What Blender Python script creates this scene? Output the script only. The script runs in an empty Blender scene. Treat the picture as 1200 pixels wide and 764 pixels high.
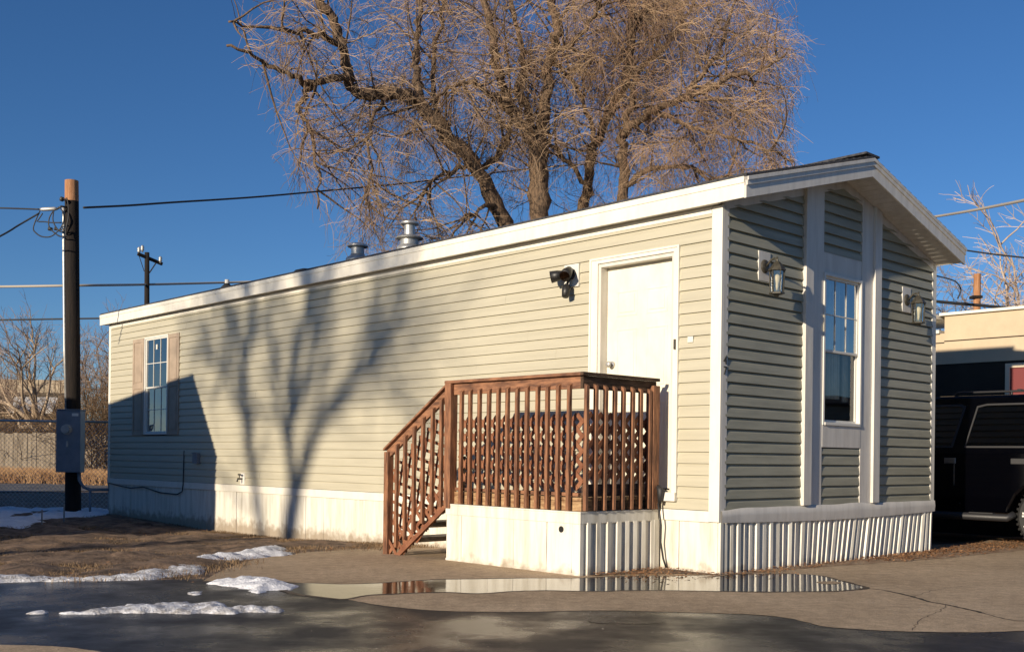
import bpy, bmesh, math, random
from mathutils import Vector, Matrix, noise
R_ = math.radians
random.seed(7)
scene = bpy.context.scene
col = scene.collection

# ---------------------------------------------------------------- camera, sky, sun, exposure
FPX, V0, ROLL, CAMH = 1260.3, 535.1, .0125, 1.0
YAW = .7533                       # direction of the gable wall, from world X
CX, CY = 1.793, 9.318             # near corner of the home
RX, RY = math.cos(YAW), math.sin(YAW)
cam = bpy.data.cameras.new('camera'); camo = bpy.data.objects.new('camera', cam); col.objects.link(camo)
COSR, SINR = math.cos(ROLL), math.sin(ROLL)
camo.matrix_world = Matrix(((COSR, -SINR, 0, 0), (0, 0, -1, 0), (SINR, COSR, 0, CAMH), (0, 0, 0, 1)))
cam.sensor_width = 36; cam.lens = FPX/1200*36; cam.shift_y = (V0-382)/1200
cam.clip_start = .05; cam.clip_end = 2000
scene.camera = camo

# sun travel direction in the home's frame is (1, .15, -.264): grazing the gable, full on the long wall
SD = (1.0, .150, -.264)
sdw = Vector((SD[0]*RX-SD[1]*RY, SD[0]*RY+SD[1]*RX, SD[2])).normalized()
SUN_EL = math.asin(-sdw.z); SUN_AZ = math.atan2(-sdw.x, -sdw.y)     # azimuth of the sun itself from +Y, clockwise
world = bpy.data.worlds.new('World'); scene.world = world; world.use_nodes = True
nt = world.node_tree
sky = nt.nodes.new('ShaderNodeTexSky'); sky.sky_type = 'NISHITA'; sky.sun_disc = False
sky.sun_elevation = SUN_EL; sky.sun_rotation = SUN_AZ
sky.altitude = 900; sky.air_density = 1.0; sky.dust_density = .08; sky.ozone_density = 5.0
bg = nt.nodes['Background']; bg.inputs['Strength'].default_value = .076
hs_ = nt.nodes.new('ShaderNodeHueSaturation'); hs_.inputs['Saturation'].default_value = 1.08
nt.links.new(sky.outputs[0], hs_.inputs['Color']); tn_ = nt.nodes.new('ShaderNodeMix'); tn_.data_type = 'RGBA'; tn_.blend_type = 'MULTIPLY'; tn_.inputs[0].default_value = 1; tn_.inputs[7].default_value = (1.0, .985, 1.06, 1)
nt.links.new(hs_.outputs[0], tn_.inputs[6]); nt.links.new(tn_.outputs[2], bg.inputs['Color'])
sl = bpy.data.lights.new('sun', 'SUN'); slo = bpy.data.objects.new('sun', sl); col.objects.link(slo)
sl.energy = 5.0; sl.angle = R_(.6); sl.color = (1.0, .86, .67)
slo.rotation_euler = sdw.to_track_quat('-Z', 'Y').to_euler(); slo.location = (-20, -20, 20)
scene.view_settings.view_transform = 'Standard'; scene.view_settings.look = 'None'
scene.view_settings.gamma = 1; scene.view_settings.exposure = 0.30
scene.view_settings.use_curve_mapping = False
scene.cycles.max_bounces = 6

# ---------------------------------------------------------------- frames of reference
def ray(u, v):
    a, b = u-600, v-V0
    return ((COSR*a+SINR*b)/FPX, 1.0, -(-SINR*a+COSR*b)/FPX)
def at(u, v, Y):
    d = ray(u, v); return Vector((d[0]*Y, Y, d[2]*Y+CAMH))
def to_local(X, Y):
    return ((X-CX)*RX+(Y-CY)*RY, -(X-CX)*RY+(Y-CY)*RX)
def to_world(x, y, z=0.):
    return Vector((CX+x*RX-y*RY, CY+x*RY+y*RX, z))
def sstep(a, b, t):
    t = max(0., min(1., (t-a)/(b-a))); return t*t*(3-2*t)
def ground_z(X, Y):
    lx, ly = to_local(X, Y)
    return -.16*sstep(2.2, 8.0, ly)+.05*sstep(9, 13, ly)+.25*sstep(17, 33, ly)
def gpt(u, v, z=None):               # where a sight line meets the ground
    d = ray(u, v); zz = 0.
    for _ in range(12):
        t = (zz-CAMH)/d[2]; zz = ground_z(d[0]*t, t)
    return (d[0]*t, t)

# ---------------------------------------------------------------- materials
def mat(name, color, rough=.6, metal=0., noise_amt=0., nscale=8., bump=0., bscale=60., stretch=(1, 1, 1), spec=.5, color2=None, detail=6.):
    m = bpy.data.materials.new(name); m.use_nodes = True
    n = m.node_tree; b = n.nodes['Principled BSDF']; L = n.links
    b.inputs['Roughness'].default_value = rough; b.inputs['Metallic'].default_value = metal
    b.inputs['Specular IOR Level'].default_value = spec
    b.inputs['Base Color'].default_value = (*color, 1)
    if noise_amt or bump or color2:
        tc = n.nodes.new('ShaderNodeTexCoord'); mp = n.nodes.new('ShaderNodeMapping')
        mp.inputs['Scale'].default_value = stretch; L.new(tc.outputs['Object'], mp.inputs['Vector'])
    if noise_amt or color2:
        t = n.nodes.new('ShaderNodeTexNoise'); t.inputs['Scale'].default_value = nscale; t.inputs['Detail'].default_value = detail
        t.inputs['Roughness'].default_value = .62
        L.new(mp.outputs[0], t.inputs['Vector'])
        r = n.nodes.new('ShaderNodeValToRGB'); L.new(t.outputs['Fac'], r.inputs[0])
        c2 = color2 or tuple(min(1, c*(1+noise_amt)) for c in color)
        c1 = color if color2 else tuple(c*(1-noise_amt) for c in color)
        r.color_ramp.elements[0].position = .36; r.color_ramp.elements[1].position = .64
        r.color_ramp.elements[0].color = (*c1, 1); r.color_ramp.elements[1].color = (*c2, 1)
        L.new(r.outputs[0], b.inputs['Base Color'])
    if bump:
        t2 = n.nodes.new('ShaderNodeTexNoise'); t2.inputs['Scale'].default_value = bscale; t2.inputs['Detail'].default_value = 5
        L.new(mp.outputs[0], t2.inputs['Vector'])
        bp = n.nodes.new('ShaderNodeBump'); bp.inputs['Strength'].default_value = bump; bp.inputs['Distance'].default_value = .01
        L.new(t2.outputs['Fac'], bp.inputs['Height']); L.new(bp.outputs[0], b.inputs['Normal'])
    return m
def streaked(name, color, dirt, amt=.5, rough=.5, vscale=(3, 3, .5), low=None, bump=.15, wave=6.):
    """painted surface with vertical dirt streaks and big soft blotches; low = (height, colour) of a splash-dirt band near the ground"""
    m = bpy.data.materials.new(name); m.use_nodes = True
    n = m.node_tree; b = n.nodes['Principled BSDF']; L = n.links
    b.inputs['Roughness'].default_value = rough
    tc = n.nodes.new('ShaderNodeTexCoord'); mp = n.nodes.new('ShaderNodeMapping'); mp.inputs['Scale'].default_value = vscale
    L.new(tc.outputs['Object'], mp.inputs['Vector'])
    t = n.nodes.new('ShaderNodeTexNoise'); t.inputs['Scale'].default_value = 2.5; t.inputs['Detail'].default_value = 8; t.inputs['Roughness'].default_value = .65
    L.new(mp.outputs[0], t.inputs['Vector'])
    r = n.nodes.new('ShaderNodeValToRGB'); r.color_ramp.elements[0].position = .42; r.color_ramp.elements[1].position = .75
    r.color_ramp.elements[0].color = (0, 0, 0, 1); r.color_ramp.elements[1].color = (amt, amt, amt, 1)
    L.new(t.outputs['Fac'], r.inputs[0])
    mx = n.nodes.new('ShaderNodeMix'); mx.data_type = 'RGBA'
    mx.inputs[6].default_value = (*color, 1); mx.inputs[7].default_value = (*dirt, 1)
    L.new(r.outputs[0], mx.inputs[0]); out = mx.outputs[2]
    if low:
        sp = n.nodes.new('ShaderNodeSeparateXYZ'); L.new(tc.outputs['Object'], sp.inputs[0])
        nz = n.nodes.new('ShaderNodeTexNoise'); nz.inputs['Scale'].default_value = 9; nz.inputs['Detail'].default_value = 6
        L.new(tc.outputs['Object'], nz.inputs['Vector'])
        ad = n.nodes.new('ShaderNodeMath'); ad.operation = 'MULTIPLY_ADD'; ad.inputs[1].default_value = -.35; 
        L.new(nz.outputs['Fac'], ad.inputs[0]); L.new(sp.outputs['Z'], ad.inputs[2])
        mr = n.nodes.new('ShaderNodeMapRange'); mr.inputs['From Min'].default_value = -.22; mr.inputs['From Max'].default_value = low[0]-.16
        mr.inputs['To Min'].default_value = .75; mr.inputs['To Max'].default_value = 0
        L.new(ad.outputs[0], mr.inputs['Value'])
        m2 = n.nodes.new('ShaderNodeMix'); m2.data_type = 'RGBA'; m2.inputs[7].default_value = (*low[1], 1)
        L.new(mr.outputs[0], m2.inputs[0]); L.new(out, m2.inputs[6]); out = m2.outputs[2]
    L.new(out, b.inputs['Base Color'])
    t2 = n.nodes.new('ShaderNodeTexNoise'); t2.inputs['Scale'].default_value = wave; t2.inputs['Detail'].default_value = 2
    L.new(tc.outputs['Object'], t2.inputs['Vector'])
    bp = n.nodes.new('ShaderNodeBump'); bp.inputs['Strength'].default_value = bump; bp.inputs['Distance'].default_value = .02
    L.new(t2.outputs['Fac'], bp.inputs['Height']); L.new(bp.outputs[0], b.inputs['Normal'])
    return m
def glass(name, tint=(.8, .85, .85), wav=.8, base=.12, mul=1.7):
    m = bpy.data.materials.new(name); m.use_nodes = True
    n = m.node_tree; L = n.links
    for x in list(n.nodes): n.nodes.remove(x)
    o = n.nodes.new('ShaderNodeOutputMaterial'); mx = n.nodes.new('ShaderNodeMixShader')
    tr = n.nodes.new('ShaderNodeBsdfTransparent'); tr.inputs[0].default_value = (*tint, 1)
    gl = n.nodes.new('ShaderNodeBsdfGlossy'); gl.inputs['Roughness'].default_value = .015; gl.inputs['Color'].default_value = (.95, .97, 1, 1)
    fr = n.nodes.new('ShaderNodeFresnel'); fr.inputs['IOR'].default_value = 1.5
    ad = n.nodes.new('ShaderNodeMath'); ad.operation = 'MULTIPLY_ADD'; ad.inputs[1].default_value = mul; ad.inputs[2].default_value = base; ad.use_clamp = True
    L.new(fr.outputs[0], ad.inputs[0]); L.new(ad.outputs[0], mx.inputs[0])
    L.new(tr.outputs[0], mx.inputs[1]); L.new(gl.outputs[0], mx.inputs[2]); L.new(mx.outputs[0], o.inputs[0])
    tc = n.nodes.new('ShaderNodeTexCoord'); t2 = n.nodes.new('ShaderNodeTexNoise'); t2.inputs['Scale'].default_value = 2.2; t2.inputs['Detail'].default_value = 1
    L.new(tc.outputs['Object'], t2.inputs['Vector'])
    bp = n.nodes.new('ShaderNodeBump'); bp.inputs['Strength'].default_value = wav; bp.inputs['Distance'].default_value = .01
    L.new(t2.outputs['Fac'], bp.inputs['Height']); L.new(bp.outputs[0], gl.inputs['Normal'])
    return m
def asphalt(name, c1, c2, rough_lo, rough_hi, patch=.6, speck=.5, bumps=.5, mids=.28, pebble=.5):
    m = bpy.data.materials.new(name); m.use_nodes = True
    n = m.node_tree; b = n.nodes['Principled BSDF']; L = n.links
    b.inputs['Specular IOR Level'].default_value = .27
    tc = n.nodes.new('ShaderNodeTexCoord')
    def nz(scale, det=5, rg=.6):
        t = n.nodes.new('ShaderNodeTexNoise'); t.inputs['Scale'].default_value = scale; t.inputs['Detail'].default_value = det
        t.inputs['Roughness'].default_value = rg; L.new(tc.outputs['Object'], t.inputs['Vector']); return t
    big, fine = nz(patch, 6), nz(140, 4, .75)
    r = n.nodes.new('ShaderNodeValToRGB'); r.color_ramp.elements[0].position = .35; r.color_ramp.elements[1].position = .68
    r.color_ramp.elements[0].color = (*c1, 1); r.color_ramp.elements[1].color = (*c2, 1); L.new(big.outputs['Fac'], r.inputs[0])
    r2 = n.nodes.new('ShaderNodeMapRange'); r2.inputs['From Min'].default_value = .3; r2.inputs['From Max'].default_value = .7
    r2.inputs['To Min'].default_value = 1-speck; r2.inputs['To Max'].default_value = 1+speck; L.new(fine.outputs['Fac'], r2.inputs['Value'])
    mid = nz(9, 12, .86); r3 = n.nodes.new('ShaderNodeMapRange'); r3.inputs['From Min'].default_value = .34; r3.inputs['From Max'].default_value = .66
    r3.inputs['To Min'].default_value = 1-mids; r3.inputs['To Max'].default_value = 1+mids; L.new(mid.outputs['Fac'], r3.inputs['Value'])
    sx = n.nodes.new('ShaderNodeTexVoronoi'); sx.inputs['Scale'].default_value = 55; L.new(tc.outputs['Object'], sx.inputs['Vector'])
    r4 = n.nodes.new('ShaderNodeMapRange'); r4.inputs['From Min'].default_value = .02; r4.inputs['From Max'].default_value = .22; r4.inputs['To Min'].default_value = 1+pebble; r4.inputs['To Max'].default_value = 1
    L.new(sx.outputs['Distance'], r4.inputs['Value'])
    q1 = n.nodes.new('ShaderNodeMath'); q1.operation = 'MULTIPLY'; L.new(r2.outputs[0], q1.inputs[0]); L.new(r3.outputs[0], q1.inputs[1])
    q2 = n.nodes.new('ShaderNodeMath'); q2.operation = 'MULTIPLY'; L.new(q1.outputs[0], q2.inputs[0]); L.new(r4.outputs[0], q2.inputs[1])
    mm = n.nodes.new('ShaderNodeVectorMath'); mm.operation = 'SCALE'; L.new(r.outputs[0], mm.inputs[0]); L.new(q2.outputs[0], mm.inputs['Scale'])
    L.new(mm.outputs[0], b.inputs['Base Color'])
    rr = n.nodes.new('ShaderNodeMapRange'); rr.inputs['From Min'].default_value = .38; rr.inputs['From Max'].default_value = .62
    rr.inputs['To Min'].default_value = rough_lo; rr.inputs['To Max'].default_value = rough_hi
    w = nz(patch*1.7, 4); L.new(w.outputs['Fac'], rr.inputs['Value']); L.new(rr.outputs[0], b.inputs['Roughness'])
    bp = n.nodes.new('ShaderNodeBump'); bp.inputs['Strength'].default_value = bumps; bp.inputs['Distance'].default_value = .004
    b2 = n.nodes.new('ShaderNodeBump'); b2.inputs['Strength'].default_value = bumps*.8; b2.inputs['Distance'].default_value = .012
    L.new(mid.outputs['Fac'], b2.inputs['Height']); L.new(b2.outputs[0], bp.inputs['Normal'])
    L.new(fine.outputs['Fac'], bp.inputs['Height']); L.new(bp.outputs[0], b.inputs['Normal'])
    return m

M = {}
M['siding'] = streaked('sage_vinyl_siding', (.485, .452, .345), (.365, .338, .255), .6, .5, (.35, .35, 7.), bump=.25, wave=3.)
M['siding_front'] = streaked('shaded_sage_siding', (.335, .322, .24), (.205, .197, .145), .8, .5, (.5, .5, 6.), bump=.2, wave=3.)  # darker copy of the sage siding: gable shade put into its colour
M['white'] = streaked('white_painted_trim', (.80, .76, .66), (.60, .55, .44), .45, .45, (3, 3, .8), bump=.12)
M['greytrim'] = streaked('shaded_weathered_trim', (.66, .63, .57), (.42, .39, .34), .6, .5, (5, 5, .6), bump=.12)  # white trim greyed for the gable side's shade, plus dirt streaks
M['skirt'] = streaked('white_skirting', (.76, .73, .64), (.44, .40, .31), .85, .5, (4, 4, .5), low=(.05, (.27, .20, .13)), bump=.3, wave=4.)
M['vinyl'] = mat('white_window_vinyl', (.68, .66, .60), .5)
M['shutter'] = mat('dusty_tan_shutter', (.37, .29, .215), .6, noise_amt=.12, nscale=5)
M['shingle'] = mat('dark_shingles', (.045, .045, .05), .85, noise_amt=.5, nscale=30, bump=.6, bscale=90)
M['door'] = streaked('cream_white_door_paint', (.82, .78, .64), (.62, .48, .30), .35, .42, (2, 2, 1.2), bump=.06)
M['wood'] = mat('redwood_stain', (.10, .042, .022), .7, nscale=5, stretch=(5, 5, .9), color2=(.32, .145, .07), bump=.5, bscale=18)
M['woodh'] = mat('redwood_stain_rail', (.10, .045, .026), .7, nscale=5, stretch=(5, .9, 5), color2=(.33, .155, .08), bump=.5, bscale=18)
M['woodx'] = mat('shaded_dark_rail', (.045, .03, .02), .9, nscale=7, stretch=(.9, 6, 6), color2=(.13, .08, .055), bump=.5, bscale=18, spec=.2)  # darker redwood: shade of the deck's right side put into colour
M['lattice'] = mat('faded_red_lattice', (.17, .06, .028), .7, nscale=9, color2=(.29, .125, .062), bump=.3, bscale=30)
M['endgrain'] = mat('raw_deck_boards', (.20, .10, .045), .8, nscale=14, color2=(.44, .29, .15), bump=.5, bscale=30, stretch=(1, 1, 2.5))
M['tread'] = mat('weathered_tread', (.34, .29, .22), .7, noise_amt=.2, nscale=10)
M['black'] = mat('black_metal', (.018, .017, .016), .45, noise_amt=.3, nscale=30)
M['bronze'] = mat('weathered_black_bronze', (.055, .05, .038), .5, .2, noise_amt=.35, nscale=40)
M['galv'] = mat('galvanised_steel', (.50, .49, .46), .45, .55, noise_amt=.18, nscale=12)
M['rubber'] = mat('black_rubber', (.02, .02, .02), .75)
M['glass'] = glass('window_glass', base=.20)
M['glass_clear'] = glass('clear_lower_pane', (.95, .95, .93), .1, .02, 1.)
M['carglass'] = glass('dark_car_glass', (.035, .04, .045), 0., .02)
M['lampglass'] = glass('seeded_lamp_glass', (.85, .82, .72), .6, .1)
M['bulb'] = mat('frosted_bulb', (.75, .70, .55), .4)
M['curtain'] = mat('beige_curtain', (.80, .70, .54), .9, noise_amt=.1, nscale=6)
M['darkroom'] = mat('dim_room', (.06, .05, .045), .9)
M['polewood'] = mat('dark_creosote_pole', (.007, .005, .004), .95, nscale=5, stretch=(8, 8, .5), color2=(.020, .013, .009), bump=.8, bscale=20)
M['poletop'] = mat('bleached_orange_pole_top', (.30, .13, .055), .85, nscale=6, stretch=(8, 8, .5), color2=(.46, .24, .12), bump=.8, bscale=20)
M['meterbox'] = mat('grey_enamel_box', (.20, .22, .25), .5, .2, noise_amt=.12, nscale=5)
M['bark'] = mat('grey_brown_bark', (.055, .038, .026), .9, nscale=6, stretch=(3, 3, .7), color2=(.21, .135, .08), bump=1., bscale=12)
M['twig'] = mat('tan_twigs', (.21, .145, .09), .8, nscale=.8, color2=(.47, .32, .19))
M['twigfar'] = mat('pale_grey_twigs', (.23, .155, .11), .8, nscale=1.2, color2=(.36, .26, .19))
M['twigpale'] = mat('pale_pink_twigs', (.50, .38, .30), .8, nscale=1.2, color2=(.62, .50, .40))
M['brush'] = mat('brown_brush', (.12, .075, .04), .9, nscale=2, color2=(.26, .17, .09))
M['fence'] = mat('greyed_fence_boards', (.25, .20, .14), .85, nscale=3, stretch=(6, 6, .6), color2=(.44, .36, .26), bump=.5, bscale=20)
M['snow'] = mat('old_crusty_snow', (.76, .77, .80), .55, noise_amt=.0, nscale=5, color2=(.86, .87, .90), bump=1., bscale=60)
M['snowdirty'] = mat('dirty_snow', (.34, .32, .30), .6, nscale=14, color2=(.84, .85, .88), bump=1., bscale=60)
M['dirt'] = mat('bare_dirt', (.055, .033, .020), .95, nscale=5, color2=(.25, .165, .105), bump=1., bscale=30, detail=10)
M['tanpaint'] = mat('tan_stucco', (.55, .44, .30), .8, noise_amt=.06, nscale=3)
M['shade_dark'] = mat('shade_dark_wall', (.032, .024, .017), .95, noise_amt=.15, nscale=3)  # tan building's lower wall: the home's shadow put into the colour
M['maroon'] = mat('maroon_panel', (.16, .02, .02), .5)
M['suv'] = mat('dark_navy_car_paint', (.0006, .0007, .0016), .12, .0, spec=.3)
M['trimblk'] = mat('black_plastic', (.02, .02, .022), .5)
M['chrome'] = mat('dull_chrome', (.35, .36, .38), .3, 1.)
M['wire'] = mat('black_cable', (.02, .02, .022), .6)
M['wirepale'] = mat('pale_weathered_cable', (.40, .36, .30), .6)
M['road'] = asphalt('wet_asphalt', (.008, .009, .011), (.026, .022, .019), .15, .50, .8, .7, .5, .4, 1.5)
M['pave'] = asphalt('dry_worn_pavement', (.37, .27, .17), (.53, .40, .265), .8, .98, .55, .42, .9, .36, .8)
M['grass'] = mat('dry_grass', (.10, .065, .035), .9, nscale=1.6, color2=(.30, .20, .11))
M['leaf'] = mat('dead_leaves', (.20, .09, .035), .9, nscale=5, color2=(.42, .22, .10))
M['stone'] = mat('gravel_bits', (.16, .14, .12), .9, nscale=6, color2=(.46, .42, .36))
m = bpy.data.materials.new('puddle_water'); m.use_nodes = True
b = m.node_tree.nodes['Principled BSDF']; b.inputs['Base Color'].default_value = (.035, .028, .020, 1); b.inputs['Roughness'].default_value = .085
b.inputs['IOR'].default_value = 1.33; b.inputs['Specular IOR Level'].default_value = .75
t = m.node_tree.nodes.new('ShaderNodeTexNoise'); t.inputs['Scale'].default_value = 5; tc = m.node_tree.nodes.new('ShaderNodeTexCoord')
m.node_tree.links.new(tc.outputs['Object'], t.inputs['Vector'])
bp = m.node_tree.nodes.new('ShaderNodeBump'); bp.inputs['Strength'].default_value = .09; bp.inputs['Distance'].default_value = .01
m.node_tree.links.new(t.outputs['Fac'], bp.inputs['Height']); m.node_tree.links.new(bp.outputs[0], b.inputs['Normal'])
M['water'] = m

# ---------------------------------------------------------------- mesh helpers
class MB:
    def __init__(s): s.v = []; s.f = []
    def add(s, vs, fs):
        n = len(s.v); s.v += [tuple(p) for p in vs]; s.f += [tuple(i+n for i in f) for f in fs]; return s
    def box(s, x0, x1, y0, y1, z0, z1):
        return s.hexa([(x0, y0, z0), (x1, y0, z0), (x1, y1, z0), (x0, y1, z0), (x0, y0, z1), (x1, y0, z1), (x1, y1, z1), (x0, y1, z1)])
    def hexa(s, p):
        return s.add(p, [(0, 3, 2, 1), (4, 5, 6, 7), (0, 1, 5, 4), (1, 2, 6, 5), (2, 3, 7, 6), (3, 0, 4, 7)])
    def prism(s, poly, fn0, fn1):      # polygon of (a,b) -> two caps
        n = len(poly)
        s.add([fn0(*p) for p in poly]+[fn1(*p) for p in poly],
              [tuple(range(n))[::-1], tuple(range(n, 2*n))]+[(i, (i+1) % n, n+(i+1) % n, n+i) for i in range(n)])
        return s
    def bar(s, p, q, w, h, up=(0, 0, 1)):
        p, q = Vector(p), Vector(q); d = (q-p).normalized(); u = Vector(up)
        sx = d.cross(u).normalized()*w/2; uz = sx.cross(d).normalized()*h/2
        return s.hexa([p-sx-uz, p+sx-uz, q+sx-uz, q-sx-uz, p-sx+uz, p+sx+uz, q+sx+uz, q-sx+uz])
    def tube(s, pts, r, n=8, cap=True):
        pts = [Vector(p) for p in pts]; k = len(pts)
        rs = r if isinstance(r, (list, tuple)) else [r]*k
        vs = []; ref = None
        for i, p in enumerate(pts):
            d = (pts[min(i+1, k-1)]-pts[max(i-1, 0)])
            if d.length < 1e-9: d = Vector((0, 0, 1))
            d.normalize()
            if ref is None: ref = Vector((1, 0, 0)) if abs(d.x) < .8 else Vector((0, 1, 0))
            a = (ref-d*ref.dot(d))
            if a.length < 1e-4: a = d.orthogonal()
            a.normalize(); ref = a; b = d.cross(a)
            for j in range(n):
                t = 2*math.pi*j/n; vs.append(p+(a*math.cos(t)+b*math.sin(t))*rs[i])
        fs = [(i*n+j, i*n+(j+1) % n, (i+1)*n+(j+1) % n, (i+1)*n+j) for i in range(k-1) for j in range(n)]
        if cap: fs += [tuple(range(n))[::-1], tuple((k-1)*n+j for j in range(n))]
        return s.add(vs, fs)
    def lathe(s, prof, c=(0, 0, 0), n=20):     # prof of (r, z)
        vs = [(c[0]+r*math.cos(2*math.pi*j/n), c[1]+r*math.sin(2*math.pi*j/n), c[2]+z) for r, z in prof for j in range(n)]
        k = len(prof)
        fs = [(i*n+j, i*n+(j+1) % n, (i+1)*n+(j+1) % n, (i+1)*n+j) for i in range(k-1) for j in range(n)]
        fs += [tuple(range(n))[::-1], tuple((k-1)*n+j for j in range(n))]
        return s.add(vs, fs)
    def build(s, name, m, parent=None, smooth=False, bevel=0., loc=None, rot=None, recalc=True):
        me = bpy.data.meshes.new(name); me.from_pydata([tuple(p) for p in s.v], [], s.f)
        if recalc:
            bm = bmesh.new(); bm.from_mesh(me); bmesh.ops.recalc_face_normals(bm, faces=bm.faces); bm.to_mesh(me); bm.free()
        me.materials.append(m)
        if smooth:
            for p in me.polygons: p.use_smooth = True
        o = bpy.data.objects.new(name, me); col.objects.link(o); o.parent = parent
        if loc is not None: o.location = loc
        if rot is not None: o.rotation_euler = rot
        if bevel:
            md = o.modifiers.new('bevel', 'BEVEL'); md.width = bevel; md.segments = 2; md.limit_method = 'ANGLE'; md.angle_limit = R_(40)
        return o
def smooth_by_angle(o, ang=35):
    me = o.data
    bm = bmesh.new(); bm.from_mesh(me)
    for e in bm.edges:
        if len(e.link_faces) == 2 and e.calc_face_angle(0) > R_(ang): e.smooth = False
    for f in bm.faces: f.smooth = True
    bm.to_mesh(me); bm.free(); return o
def tag(o, label=None, cat=None, group=None, kind=None):
    if label: o['label'] = label
    if cat: o['category'] = cat
    if group: o['group'] = group
    if kind: o['kind'] = kind
    return o
def empty(name, loc, rz=0., label=None, cat=None, group=None):
    o = bpy.data.objects.new(name, None); col.objects.link(o); o.location = loc; o.rotation_euler = (0, 0, rz); o.empty_display_size = .2
    return tag(o, label, cat, group)
def copy_tree(o, parent=None):
    c = o.copy(); col.objects.link(c); c.parent = parent
    for ch in [x for x in bpy.data.objects if x.parent == o]: copy_tree(ch, c)
    return c
# ================================================================ THE GROUND
def spline(pts, k=6, jit=0., closed=True, seed=1):
    rnd = random.Random(seed); n = len(pts); out = []
    for i in range(n if closed else n-1):
        P = [pts[(i+j-1) % n] if closed else pts[max(0, min(n-1, i+j-1))] for j in range(4)]
        for q in range(k):
            t = q/k
            o = [.5*(2*P[1][a]+(-P[0][a]+P[2][a])*t+(2*P[0][a]-5*P[1][a]+4*P[2][a]-P[3][a])*t*t+(-P[0][a]+3*P[1][a]-3*P[2][a]+P[3][a])*t**3) for a in (0, 1)]
            out.append((o[0]+rnd.uniform(-jit, jit), o[1]+rnd.uniform(-jit, jit)))
    return out
def sheet(name, poly, m, dz, kind='structure', label=None, cat=None):
    bm = bmesh.new(); f = bm.faces.new([bm.verts.new((x, y, 0)) for x, y in poly])
    for k in range(-8, 70):
        ly = k*.5; p = to_world(0, ly)
        bmesh.ops.bisect_plane(bm, geom=bm.verts[:]+bm.edges[:]+bm.faces[:], plane_co=(p.x, p.y, 0), plane_no=(-RY, RX, 0))
    for v in bm.verts: v.co.z = ground_z(v.co.x, v.co.y)+dz
    bmesh.ops.triangulate(bm, faces=bm.faces[:]); bmesh.ops.recalc_face_normals(bm, faces=bm.faces)
    for f in bm.faces:
        if f.normal.z < 0: f.normal_flip()
    me = bpy.data.meshes.new(name); bm.to_mesh(me); bm.free(); me.materials.append(m)
    o = bpy.data.objects.new(name, me); col.objects.link(o); return tag(o, label, cat, None, kind)

def grid_vals(a, b, fine0, fine1, step):
    v = []; x = fine0
    while x < fine1: v.append(x); x += step
    v.append(fine1); d = step
    x = fine1
    while x < b: d *= 1.5; x += d; v.append(min(x, b))
    x = fine0; d = step
    while x > a: d *= 1.5; x -= d; v.insert(0, max(x, a))
    return v
# dirt: one sheet to the horizon, fine near the home, rough where it is bare
gx = grid_vals(-600, 600, -14, 9, .10); gy = grid_vals(-600, 600, 3, 20, .10)
mb = MB()
nx = len(gx)
dirt_zone = [gpt(*p) for p in [(-60, 690), (0, 683), (240, 676), (300, 655), (350, 648), (450, 642), (440, 637), (250, 622), (130, 600), (-40, 585)]]
def inside(poly, x, y):
    c = False; n = len(poly); j = n-1
    for i in range(n):
        if (poly[i][1] > y) != (poly[j][1] > y) and x < (poly[j][0]-poly[i][0])*(y-poly[i][1])/(poly[j][1]-poly[i][1])+poly[i][0]: c = not c
        j = i
    return c
def pdist(poly, x, y):
    best = 1e9; n = len(poly)
    for i in range(n):
        ax, ay = poly[i]; bx, by = poly[(i+1) % n]; dx, dy = bx-ax, by-ay
        t = max(0, min(1, ((x-ax)*dx+(y-ay)*dy)/(dx*dx+dy*dy+1e-12)))
        best = min(best, math.hypot(x-ax-t*dx, y-ay-t*dy))
    return best
for y in gy:
    for x in gx:
        z = ground_z(x, y)
        if -16 < x < 3 and 6 < y < 26 and inside(dirt_zone, x, y):
            k = min(1, pdist(dirt_zone, x, y)/.5)
            z += k*(.07*noise.fractal(Vector((x*1.3, y*1.3, 0)), 1, 2, 6)+.035+.02*noise.noise(Vector((x*6, y*6, 2))))
        else: z -= .006
        mb.v.append((x, y, z))
for j in range(len(gy)-1):
    for i in range(nx-1):
        mb.f.append((j*nx+i, j*nx+i+1, (j+1)*nx+i+1, (j+1)*nx+i))
ground = tag(mb.build('ground', M['dirt'], smooth=True, recalc=False), kind='structure')

# wet asphalt of the road in front
W = lambda pts: [gpt(*p) for p in pts]
road_px_top = [(0, 681), (120, 681), (240, 678), (300, 676), (345, 668), (420, 676), (700, 676), (900, 676), (1000, 688), (1200, 700)]
rt = W(road_px_top)
rp = [(-40, 8.2), (-12, 8.7)]+rt+[(6.5, 7.6), (16, 5.0), (16, -14), (-40, -14)]
sheet('road', rp, M['road'], .002)
# dry, worn pavement: driveway in front of the home and the apron under the stair
dry_a = [(238, 681), (262, 668), (300, 655), (350, 646), (430, 640), (500, 636), (600, 640), (700, 645), (840, 655), (960, 655), (1075, 645), (1130, 640), (1250, 642), (1330, 660)]
dry_b = [(1330, 770), (1250, 742), (1200, 739.5), (1140, 741), (1060, 740), (1000, 737), (965, 734), (945, 729), (920, 724), (880, 720), (820, 718), (740, 716), (690, 715.5), (620, 717), (560, 717), (500, 715), (450, 710), (420, 705), (407, 702), (420, 699), (460, 696), (500, 694.5),
         (540, 693), (500, 690), (440, 690), (395, 685), (350, 683), (300, 681)]
sheet('driveway', spline(W(dry_a), 3, .004, False, 3)+spline(W(dry_b), 5, .006, False, 4), M['pave'], .0035)
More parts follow.
